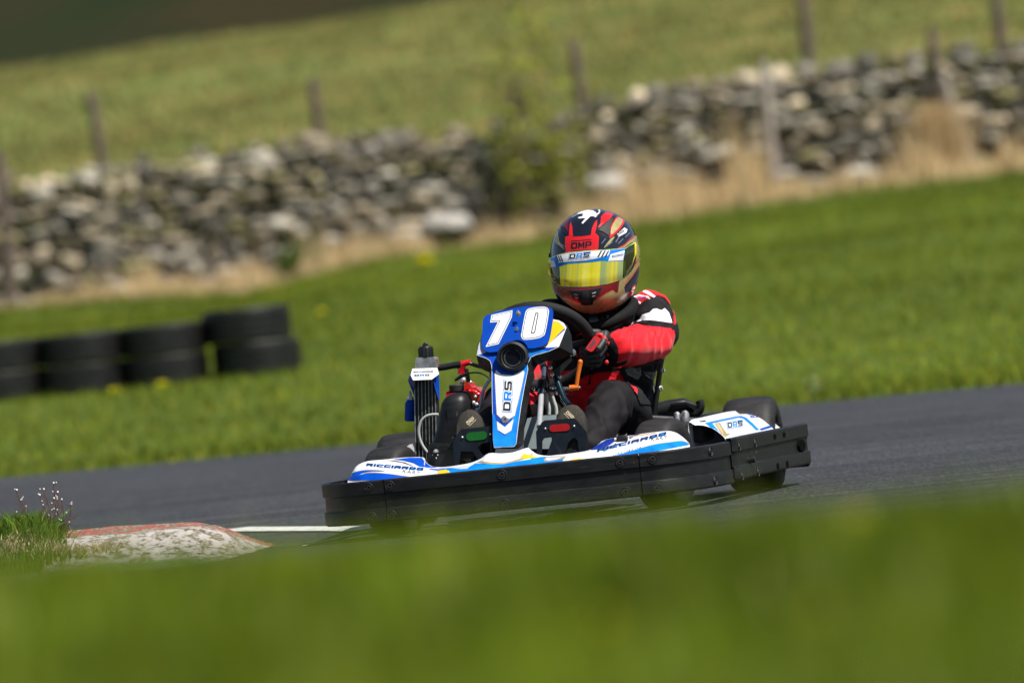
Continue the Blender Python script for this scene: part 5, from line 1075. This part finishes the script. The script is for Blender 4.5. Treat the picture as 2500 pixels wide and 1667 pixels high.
# ---- helmet
right_ = (cam_r * math.cos(rad(3.5)) + cam_u * math.sin(rad(3.5))); up_ = cam_u * math.cos(rad(3.5)) - cam_r * math.sin(rad(3.5)) ; up_ = cam_u * math.cos(rad(3)) + cam_r * math.sin(rad(3)); fw = -cam_f; right_ = up_.cross(fw).normalized()
Rh = Matrix((right_, -fw, up_)).transposed(); Rh = Rh @ Matrix.Rotation(rad(-7), 3, 'Z') @ Matrix.Rotation(rad(4), 3, 'X'); Rh = KR @ Rh
Hc = P(1452, 639, .60)
def hv(x, y, z_): return Hc + Rh @ Vector((x, y, z_))
SL = [(.153, .004, .006, .006), (.1515, .022, .03, .03), (.147, .042, .055, .06), (.138, .063, .080, .09), (.122, .087, .105, .115), (.100, .106, .124, .133), (.070, .121, .139, .146), (.035, .129, .147, .151), (0, .1315, .150, .148), (-.030, .1300, .152, .140), (-.060, .1245, .156, .128), (-.085, .1165, .160, .115), (-.105, .106, .156, .102), (-.122, .0905, .144, .088), (-.136, .070, .122, .070), (-.146, .045, .090, .050), (-.150, .020, .05, .03)]
hb_m = mat('helmet_black', (.007, .008, .014), .10, coat=1, var=.3, scale=20); hg = mat('helmet_gold', (.36, .31, .13), .3, metal=.12, coat=.45, var=.12, scale=60); hr = mat('helmet_red', (.66, .010, .012), .15, coat=.8, var=.08); hdr = mat('helmet_dark_red', (.20, .006, .012), .15, metal=.3, coat=.8, var=.1)
hel = MB(); rings = []; slf = np.array(SL)
zs_ = np.concatenate([np.linspace(.153, .12, 10), np.linspace(.112, -.122, 34), np.linspace(-.128, -.150, 8)])
for z_ in zs_:
    o_ = np.argsort(slf[:, 0]); hw, f_, b_ = (np.interp(z_, slf[o_, 0], slf[o_, c_]) for c_ in (1, 2, 3))
    ring = []
    for k_ in range(64):
        a = 2 * math.pi * k_ / 64; ca, sa = math.cos(a), math.sin(a); e = .88 if z_ < .09 else .95
        x = hw * math.copysign(abs(ca) ** e, ca); y = (-(f_) if sa < 0 else b_) * abs(sa) ** e; ring.append(hv(x, y, z_))
    rings.append(ring)
hel.loft(rings, hb_m)
# smooth the shell a little
def relax(v, n, it=3):
    A = np.array([list(p) for p in v]).reshape(-1, n, 3)
    for _ in range(it): A[1:-1] = A[1:-1] * .5 + .25 * (A[:-2] + A[2:])
    return [tuple(p) for p in A.reshape(-1, 3)]
hel.v = relax(hel.v, 64, 4); hbv = hel.bvh()
def hp(pts, m, off=.0006, n=3, near=.5): poly(hel, hbv, smo(pts, n) if n else pts, m, off, 5, near)
hp(Z1([(340, 1195), (480, 1245), (560, 1268), (650, 1275), (740, 1248), (800, 1210), (880, 1160), (960, 1120), (1040, 1150), (1100, 1100), (1160, 1150), (1110, 1250), (1020, 1310), (850, 1378), (700, 1400), (560, 1372), (430, 1290), (360, 1235)]), hg, .0006)
hp(Z1([(228, 1030), (330, 1078), (600, 1088), (850, 1062), (1060, 990), (1060, 1090), (1010, 1150), (950, 1112), (880, 1140), (790, 1208), (720, 1240), (600, 1262), (470, 1232), (340, 1190), (290, 1120)]), hdr, .0010)
hp(Z1([(1012, 622), (1080, 600), (1150, 540), (1210, 490), (1250, 452), (1275, 560), (1303, 680), (1302, 760), (1262, 850), (1200, 950), (1140, 1020), (1100, 1080), (1075, 1180), (1050, 1260), (1000, 1240), (1020, 1150), (1030, 1080), (1045, 1000), (1100, 975), (1180, 890), (1230, 800), (1240, 700), (1235, 600), (1190, 545), (1100, 610)]), hg, .0014, 2)
for ln in (Z1([(1010, 622), (1100, 570), (1190, 480), (1245, 430)]), Z1([(1300, 690), (1255, 760), (1210, 830), (1215, 810)]), Z1([(1285, 800), (1200, 930), (1120, 1010), (1100, 1060)]), Z1([(340, 1190), (470, 1232), (590, 1258), (720, 1238), (800, 1198), (880, 1148), (950, 1112), (1005, 1150)])):
    hp(ln + [(x + 1.2, y + 1.6) for x, y in ln[::-1]], hr, .0020, 0)
hp(Z1([(925, 500), (932, 420), (940, 350), (975, 285), (1020, 235), (1075, 262), (1105, 290), (1070, 360), (1020, 420), (970, 465)]), hr, .0010, 2); hp(Z1([(938, 455), (945, 370), (985, 295), (1025, 252), (1080, 285), (1050, 350), (1000, 410)]), hg, .0016, 2)
hp(Z1([(852, 612), (880, 570), (930, 510), (985, 475), (960, 520), (900, 590), (870, 612)]), hg, .0012, 0)
hp(Z1([(395, 480), (430, 470), (480, 482), (590, 478), (700, 462), (755, 438), (795, 480), (792, 560), (785, 640), (400, 672), (390, 560)]), hr, .0012, 0)
hp(Z1([(438, 470), (445, 350), (460, 300), (478, 370), (485, 480)]), hr, .0014, 0); hp(Z1([(698, 465), (712, 380), (745, 310), (775, 278), (768, 350), (745, 450)]), hr, .0014, 0)
hp(Z1([(360, 325), (395, 285), (440, 268), (420, 330), (432, 420), (400, 390)]), hdr, .0012, 0); hp(Z1([(778, 382), (815, 320), (820, 240), (880, 182), (975, 205), (935, 258), (860, 320)]), hr, .0012, 0)
hp(Z1([(255, 520), (275, 430), (310, 375), (305, 450), (320, 530), (385, 640), (330, 590), (285, 560)]), hg, .0012, 0)
for ln in ([(285, 440), (300, 500), (340, 580), (330, 580), (290, 510)], [(820, 560), (870, 500), (880, 505), (830, 568)], [(860, 605), (950, 540), (960, 548), (870, 612)], [(990, 540), (1030, 480), (1040, 485), (1000, 550)], [(340, 560), (400, 600), (395, 608), (338, 570)], [(1020, 560), (1080, 500), (1088, 508), (1030, 565)], [(1105, 480), (1160, 430), (1165, 440), (1112, 490)]): hp(Z1(ln), mat('helmet_tracery', (.10, .13, .17), .3, coat=.5), .0012, 0)
hp(Z1([(1012, 445), (1100, 372), (1135, 395), (1122, 432), (1030, 482)]), wht, .0014, 0); block(hel, hbv, 'DRS', z(Z1, 1026, 472), z(Z1, 1095, 425), (-1.5, -7), ink, .0022, near=.5)
hp(Z1([(1125, 1185), (1180, 1120), (1240, 1060), (1275, 960), (1282, 1010), (1240, 1110), (1160, 1195)]), hr, .0012, 0); hp(Z1([(1100, 1110), (1140, 1050), (1230, 950), (1275, 880), (1270, 950), (1200, 1060), (1120, 1180)]), mat('helmet_navy', (.02, .02, .05), .2, coat=.8), .0010, 0)
block(hel, hbv, 'OMP', z(Z1, 462, 628), z(Z1, 706, 610), (.3, -15.5), ink, .0024, 0, .12, near=.5); hp(Z1([(462, 530), (706, 510), (707, 519), (463, 540)]), ink, .0022, 0); hp(Z1([(456, 652), (700, 630), (700, 636), (456, 660)]), ink, .0022, 0)
# leaping animal emblem on the crown
hp(Z1([(540, 252), (600, 236), (606, 205), (560, 208), (520, 222), (556, 192), (615, 168), (665, 160), (725, 168), (765, 196), (742, 236), (690, 238), (668, 262), (640, 288), (605, 326), (586, 318), (622, 276), (640, 256), (560, 264)]), wht, .0014, 0); hp(Z1([(740, 214), (785, 198), (800, 178), (780, 162), (802, 158), (812, 178), (796, 208), (750, 238), (780, 230), (750, 250), (735, 235)]), wht, .0014, 0)
for ln in ([(470, 245), (540, 210), (542, 218), (475, 250)], [(620, 215), (660, 225), (655, 232), (618, 222)]): hp(Z1(ln), mat('helmet_grey', (.3, .3, .33), .3), .0020, 0)
hel_o = hel.build('helmet', drv, sharp=75)
# visor: a band standing proud of the shell
def visor_grid(y0, y1, off, n=60, m_=12, x0=212, x1=1225):
    rows = []
    o = KI @ CAM
    for j in range(m_ + 1):
        row = []
        for i in range(n + 1):
            u = i / n; x = x0 + (x1 - x0) * u; x = x - (6 * j / m_ if u < .5 else 0); t = j / m_; y = y0(x) + (y1(x) - y0(x)) * t; px, py = z(Z1, x, y); d = KR @ ray(px, py)
            loc, nn, _, _ = hbv.ray_cast(o, d)
            if loc is None: loc, nn, _, _ = hbv.find_nearest(o + d * 26.2)
            if nn.dot(d) > 0: nn = -nn
            ed = min(1, 4 * min(t, 1 - t) + .25); row.append(loc + nn * off * ed)
        rows.append(row)
    return rows
yt = lambda x: float(np.interp(x, [212, 300, 420, 640, 900, 1100, 1160, 1225], [735, 700, 668, 648, 632, 618, 580, 545])); yb = lambda x: float(np.interp(x, [212, 330, 480, 600, 760, 900, 1050, 1110, 1180, 1225], [990, 1068, 1082, 1080, 1068, 1045, 1000, 960, 850, 720]))
vm, n, l, b, co = newmat('visor_mirror')
b.inputs['Base Color'].default_value = (.86, .80, .06, 1); b.inputs['Metallic'].default_value = .38; b.inputs['Roughness'].default_value = .12
rt = n.new('ShaderNodeMapping'); rt.inputs['Rotation'].default_value = Rh.transposed().to_euler(); l.new(co, rt.inputs[0])
nz = noise(n, l, rt.outputs[0], 42, 4, (1, .2, .02)); bp = n.new('ShaderNodeBump'); bp.inputs['Distance'].default_value = .006; bp.inputs['Strength'].default_value = .6; l.new(nz, bp.inputs['Height']); l.new(bp.outputs[0], b.inputs['Normal'])
l.new(ramp(n, l, noise(n, l, rt.outputs[0], 26, 2, (1, .2, .015)), [(.38, (.42, .55, .22)), (.46, (1, .84, .02)), (.6, (1, .92, .12))]), b.inputs['Base Color'])  # vertical reflection streaks painted into the base colour, green to yellow
vis = MB(); VR = visor_grid(yt, yb, .0052); vis.grid(VR, vm); vbv = vis.bvh()
def vp(pts, m, off=.0007, n=0): poly(vis, vbv, pts, m, off, 5, .45)
side_refl = mat('visor_dark_reflection', (.030, .040, .006), .08, metal=.4, coat=1, var=.05)
vp(Z1([(1092, 640), (1160, 590), (1222, 560), (1222, 700), (1180, 845), (1108, 955), (1080, 975)]), side_refl); vp(Z1([(214, 845), (322, 830), (335, 1062), (262, 1030), (222, 985)]), side_refl)  # darker surroundings reflected at the visor's ends, painted on as olive patches
vp(Z1([(1100, 770), (1110, 770), (1105, 950), (1095, 955)]), mat('visor_edge', (.5, .6, .05), .2, metal=1), .0011)
blf = Z1([(214, 745), (300, 702), (420, 678), (640, 655), (900, 640), (1104, 625), (1100, 690), (1085, 768), (900, 775), (850, 765), (700, 785), (420, 803), (290, 850), (225, 850)])
vp(blf, blu_l, .0010); vp(Z1([(280, 708), (420, 681), (640, 658), (930, 641), (905, 705), (760, 740), (640, 765), (420, 782), (310, 790)]), wht, .0016); vp(Z1([(935, 690), (1102, 645), (1082, 762), (905, 770)]), wht, .0016); vp(Z1([(218, 762), (262, 768), (282, 838), (226, 848)]), wht, .0016)
for x in (280, 305, 330): vp(Z1([(x, 708), (x + 12, 705), (x + 42, 778), (x + 28, 780)]), ink, .0022)
for x in (815, 858, 900): vp(Z1([(x, 650), (x + 20, 648), (x - 22, 725), (x - 42, 728)]), ink, .0022)
block(vis, vbv, 'DRS', z(Z1, 440, 744), z(Z1, 676, 724), (1.0, -11), [ink, blu_l, ink], .0034, .06, .14, ((blu_l, 2.2, .0022), (wht, 1.2, .0028)), near=.45)
write(vis, vbv, 'DANIEL RICCIARDO SERIES', z(Z1, 420, 778), z(Z1, 705, 748), (0, -2.4), mat('pale_print', (.45, .45, .48), .5), .0022, 0, near=.45); block(vis, vbv, 'RICCIARDO', z(Z1, 948, 732), z(Z1, 1082, 705), (.4, -5), blu_d, .0022, near=.45)
vis_o = vis.build('visor', hel_o, sharp=80)
# chin vent, crown vents and pivots
s = MB(); q = Z1([(440, 1122), (560, 1128), (700, 1112), (835, 1088), (790, 1170), (735, 1222), (716, 1290), (650, 1298), (588, 1294), (565, 1235), (482, 1178)]); poly(s, hbv, q, mat('vent_black', (.006, .008, .009), .35), .0035, 5, .45); poly(s, hbv, Z1([(600, 1130), (670, 1122), (690, 1210), (690, 1275), (605, 1275), (598, 1200)]), blk_m, .0075, 4, .45)
for ln in ([(500, 1165), (545, 1172)], [(510, 1198), (550, 1204)], [(715, 1155), (760, 1140)], [(715, 1190), (750, 1180)]): poly(s, hbv, Z1([ln[0], ln[1], (ln[1][0], ln[1][1] + 7), (ln[0][0], ln[0][1] + 7)]), whs, .0045, 3, .45)
s.build('chin_vent', hel_o)
s = MB(); poly(s, hbv, Z1([(788, 405), (850, 350), (905, 290), (950, 255), (965, 275), (935, 350), (922, 430), (905, 468), (850, 430)]), blk_m, .007, 4, .5); poly(s, hbv, Z1([(350, 350), (375, 370), (420, 440), (428, 470), (380, 430), (345, 380)]), blk_s, .006, 4, .5); s.build('crown_vent', hel_o)
s = MB()
for x, y, r_, m_ in ((1195, 620, .0062, chrome), (1228, 580, .0055, chrome), (1175, 735, .0085, blk_s), (1205, 680, .004, steel), (202, 830, .0075, blk_s), (198, 700, .0065, blk_s)):
    px, py = z(Z1, x, y); d = KR @ ray(px, py); loc, nn, _, _ = hbv.ray_cast(KI @ CAM, d)
    if loc is None: loc, nn, _, _ = hbv.find_nearest(P(px, py, .56))
    s.lathe(loc + nn * .004, nn, [(r_, -.006), (r_, .003), (r_ * .7, .0055), (0, .006)], m_, 14)
s.build('visor_pivot', hel_o)
# ---- boots
def boot(sole_px, f, Y0, lean, name='boot', txt=None):
    pts = f(sole_px); s = MB(); solem = mat('sole_rubber', (.019, .016, .010), .75, var=.5, scale=40, bump=.002, bscale=160, stretch=(4, 1, .6)); up_m = mat('boot_suede', (.016, .015, .014), .8, var=.3)
    fr = [P(x, y, Y0 + (y - pts[0][1]) * -.0003) for x, y in pts]; c_ = sum(fr, Vector()) / len(fr); rings = []
    for sc_, dy in ((.90, -.004), (1.0, .002), (1.0, .014), (.93, .020), (.90, .05), (.84, .085), (.70, .115), (.45, .13)): rings.append([c_ + (v - c_) * sc_ + Vector((0, dy, 0)) for v in fr])
    s.loft(rings[:4], solem); s.loft(rings[3:], up_m); sb = BVHTree.FromPolygons([Vector(v) for v in s.v], s.f)
    return s, sb
crm = mat('logo_cream', (.60, .50, .34), .6)
sp1 = [(430, 960), (440, 860), (490, 780), (560, 728), (640, 712), (720, 730), (790, 800), (830, 900), (845, 1040), (830, 1250), (800, 1380), (720, 1440), (600, 1450), (500, 1400), (450, 1250), (430, 1100)]
s, sb = boot(sp1, Z5, -.105, 0)
block(s, sb, 'OMP', z(Z5, 562, 830), z(Z5, 664, 922), (5.0, -5.0), crm, .002, near=-.1)
for a, b_ in (((592, 792), (678, 872)), ((542, 830), (620, 905))): poly(s, sb, Z5([a, b_, (b_[0] - 3, b_[1] + 6), (a[0] - 3, a[1] + 6)]), crm, .0012, 3, -.1)
s.build('boot', drv, sharp=50)
sp2 = [(705, 1000), (730, 930), (770, 870), (830, 832), (880, 828), (940, 860), (990, 920), (1020, 1000), (1010, 1150), (960, 1300), (900, 1420), (820, 1450), (760, 1400), (720, 1250), (700, 1120)]
s, sb = boot(sp2, Z3, -.105, 0)
block(s, sb, 'OMP', z(Z3, 842, 1002), z(Z3, 922, 940), (-4.5, -6), crm, .002, near=-.1)
for a, b_ in (((818, 970), (895, 904)), ((855, 1010), (930, 940))): poly(s, sb, Z3([a, b_, (b_[0] + 3, b_[1] + 5), (a[0] + 3, a[1] + 5)]), crm, .0012, 3, -.1)
s.build('boot', drv, sharp=50)
# ---- gloves: palm and five fingers closed on the rim
gbk = mat('glove_black', (.012, .014, .016), .55, var=.25, scale=40, bump=.0005, bscale=400); gred = mat('glove_red', (.60, .015, .02), .5, var=.1); gpale = mat('glove_edge', (.80, .35, .28), .5)
def glove(cuff, side):
    """side +1: hand on the image-right part of the rim"""
    parts = []
    ang = rad(-12) if side > 0 else rad(228)
    def on(a, r_out, dn): return sw + (ux * math.cos(a) + uy * math.sin(a)) * (SWR + r_out) + nrm * dn
    k0 = on(ang, .030, .012)
    # back of the hand lies on the outer side of the rim
    kn = []
    for i, (da, ln) in enumerate(((.18, 1.0), (.045, 1.06), (-.09, 1.0), (-.22, .86))):
        a = ang + da * 1.0; kn.append(on(a, .036, .002)); r_ = .0105 - .0008 * i
        p1 = on(a, .034, -.004); p2 = on(a - .01, .022, -.028 * ln); p3 = on(a - .02, -.006, -.034 * ln); p4 = on(a - .02, -.026 * ln, -.018)
        parts += [(on(a, .040, .030), r_ + .002, p1, r_ + .0012), (p1, r_ + .001, p2, r_), (p2, r_, p3, r_ * .95), (p3, r_ * .95, p4, r_ * .82)]
    c_ = cuff; pm = on(ang, .040, .035)
    for dx in (-.2, 0.0, .16): parts.append((on(ang + dx, .038, .020), .0145, c_.lerp(pm, .35) + (ux * 0), .022))
    parts.append((c_, .034, c_.lerp(pm, .5), .026))
    parts += [(on(ang + .08, .038, .030), .014, on(ang + .24, .020, .026), .0125), (on(ang + .24, .020, .026), .0125, on(ang + .31, .004, .020), .011), (on(ang + .31, .004, .020), .011, on(ang + .34, -.012, .016), .0095)]
    V_, F_, N_ = finish(remeshed(parts, 0, 0), .0026, 2); g_ = MB(); g_.add([tuple(v) for v in V_], F_, gbk); return g_, kn
g1, kn = glove(P(1503, 852, .37), 1); gb = g1.bvh()
gfc = np.array([np.mean([g1.v[i] for i in f], axis=0) for f in g1.f]); gpx = np.array([proj(p_) for p_ in gfc]); g1.m = np.array(g1.m)
def gp(pts, m, off=.0012): g1.m = np.where(inpoly(gpx[:, 0], gpx[:, 1], pts), g1.mi(m), g1.m)
gp(rnd(ZA([(845, 1075), (880, 1030), (960, 920), (1020, 845), (1065, 830), (1130, 860), (1160, 900), (1150, 950), (1080, 1050), (1010, 1150), (960, 1180), (900, 1165), (850, 1120)]), 2), gred, .0035)
gp(ZA([(1050, 800), (1100, 770), (1180, 780), (1240, 830), (1245, 860), (1190, 905), (1140, 850), (1070, 822)]), gred, .003)
for q in ([(1295, 960), (1330, 935), (1365, 950), (1385, 1040), (1360, 1058), (1310, 1030)], [(1295, 1230), (1320, 1180), (1385, 1165), (1385, 1260), (1360, 1290), (1300, 1285)], [(1255, 1420), (1290, 1390), (1350, 1365), (1330, 1440), (1300, 1480), (1260, 1465)]):
    zz_ = ZA(q); gp(zz_, gpale, .003); gp(inset(zz_, 1.3), gred, .0038)
for q in ([(1060, 1110), (1100, 1140), (1112, 1200), (1075, 1180)], [(1080, 1290), (1110, 1310), (1112, 1365), (1080, 1340)], [(1075, 1455), (1100, 1470), (1100, 1500), (1078, 1490)], [(1245, 830), (1330, 900), (1400, 1030), (1440, 1160), (1425, 1280), (1400, 1370), (1385, 1370), (1412, 1270), (1420, 1160), (1385, 1040), (1320, 920), (1240, 850)]): gp(ZA(q), gred, .0022)
g1.m = [int(v) for v in g1.m]
block(g1, gb, 'OMP', z(ZA, 975, 1090), z(ZA, 1080, 950), (-5, -4.5), mat('logo_grey', (.10, .09, .12), .5), .003, near=.25)
glv = g1.build('glove', drv, sharp=70)
pad = rnd(ZA([(845, 1080), (880, 1030), (960, 920), (1020, 845), (1065, 830), (1130, 860), (1160, 900), (1150, 950), (1080, 1050), (1010, 1150), (960, 1180), (900, 1165), (850, 1120)]), 3)
def gY(px, py):
    h_ = gb.ray_cast(KI @ CAM, KR @ ray(px, py))[0]; return h_.y if h_ else .262
s = MB(); s.plate([P(x, y, .236 - (y - 850) * .0002) for x, y in pad], [P(x, y, .262 - (y - 850) * .0002) for x, y in pad], gred); pbv = s.bvh()
block(s, pbv, 'OMP', z(ZA, 955, 1105), z(ZA, 1075, 940), (-6.0, -4.6), mat('logo_grey', (.07, .06, .09), .5), .002, near=.25); s.build('thumb_guard', glv, bevel=.0035)
s = MB(); s.tube(smooth_path([P(*z(ZA, x, y), .258) for x, y in ((1070, 815), (1130, 795), (1190, 820), (1215, 880))], 4), .0052, gred, 10); s.build('wrist_strap', glv)
for x, y, rx_, rz_ in ((1338, 1000, .0058, .0078), (1342, 1230, .0062, .0078), (1302, 1425, .0060, .0070)):
    px, py = z(ZA, x, y); yy = gY(px, py); s = MB(); s.sphere(P(px, py, min(yy, .33)), 1.0, gred, 12, (rx_, .004, rz_)); s.build('knuckle_guard', glv)
g2, _ = glove(P(1258, 932, .36), -1); g2.build('glove', drv, sharp=70)
s = MB(); cA = P(1503, 852, .375); cB = P(1490, 850, .345); s.lathe(cA, cB - cA, [(.050, -.006), (.0535, .0), (.0515, .008), (.047, .014), (.03, .016)], bks, 26); s.build('cuff', drv)
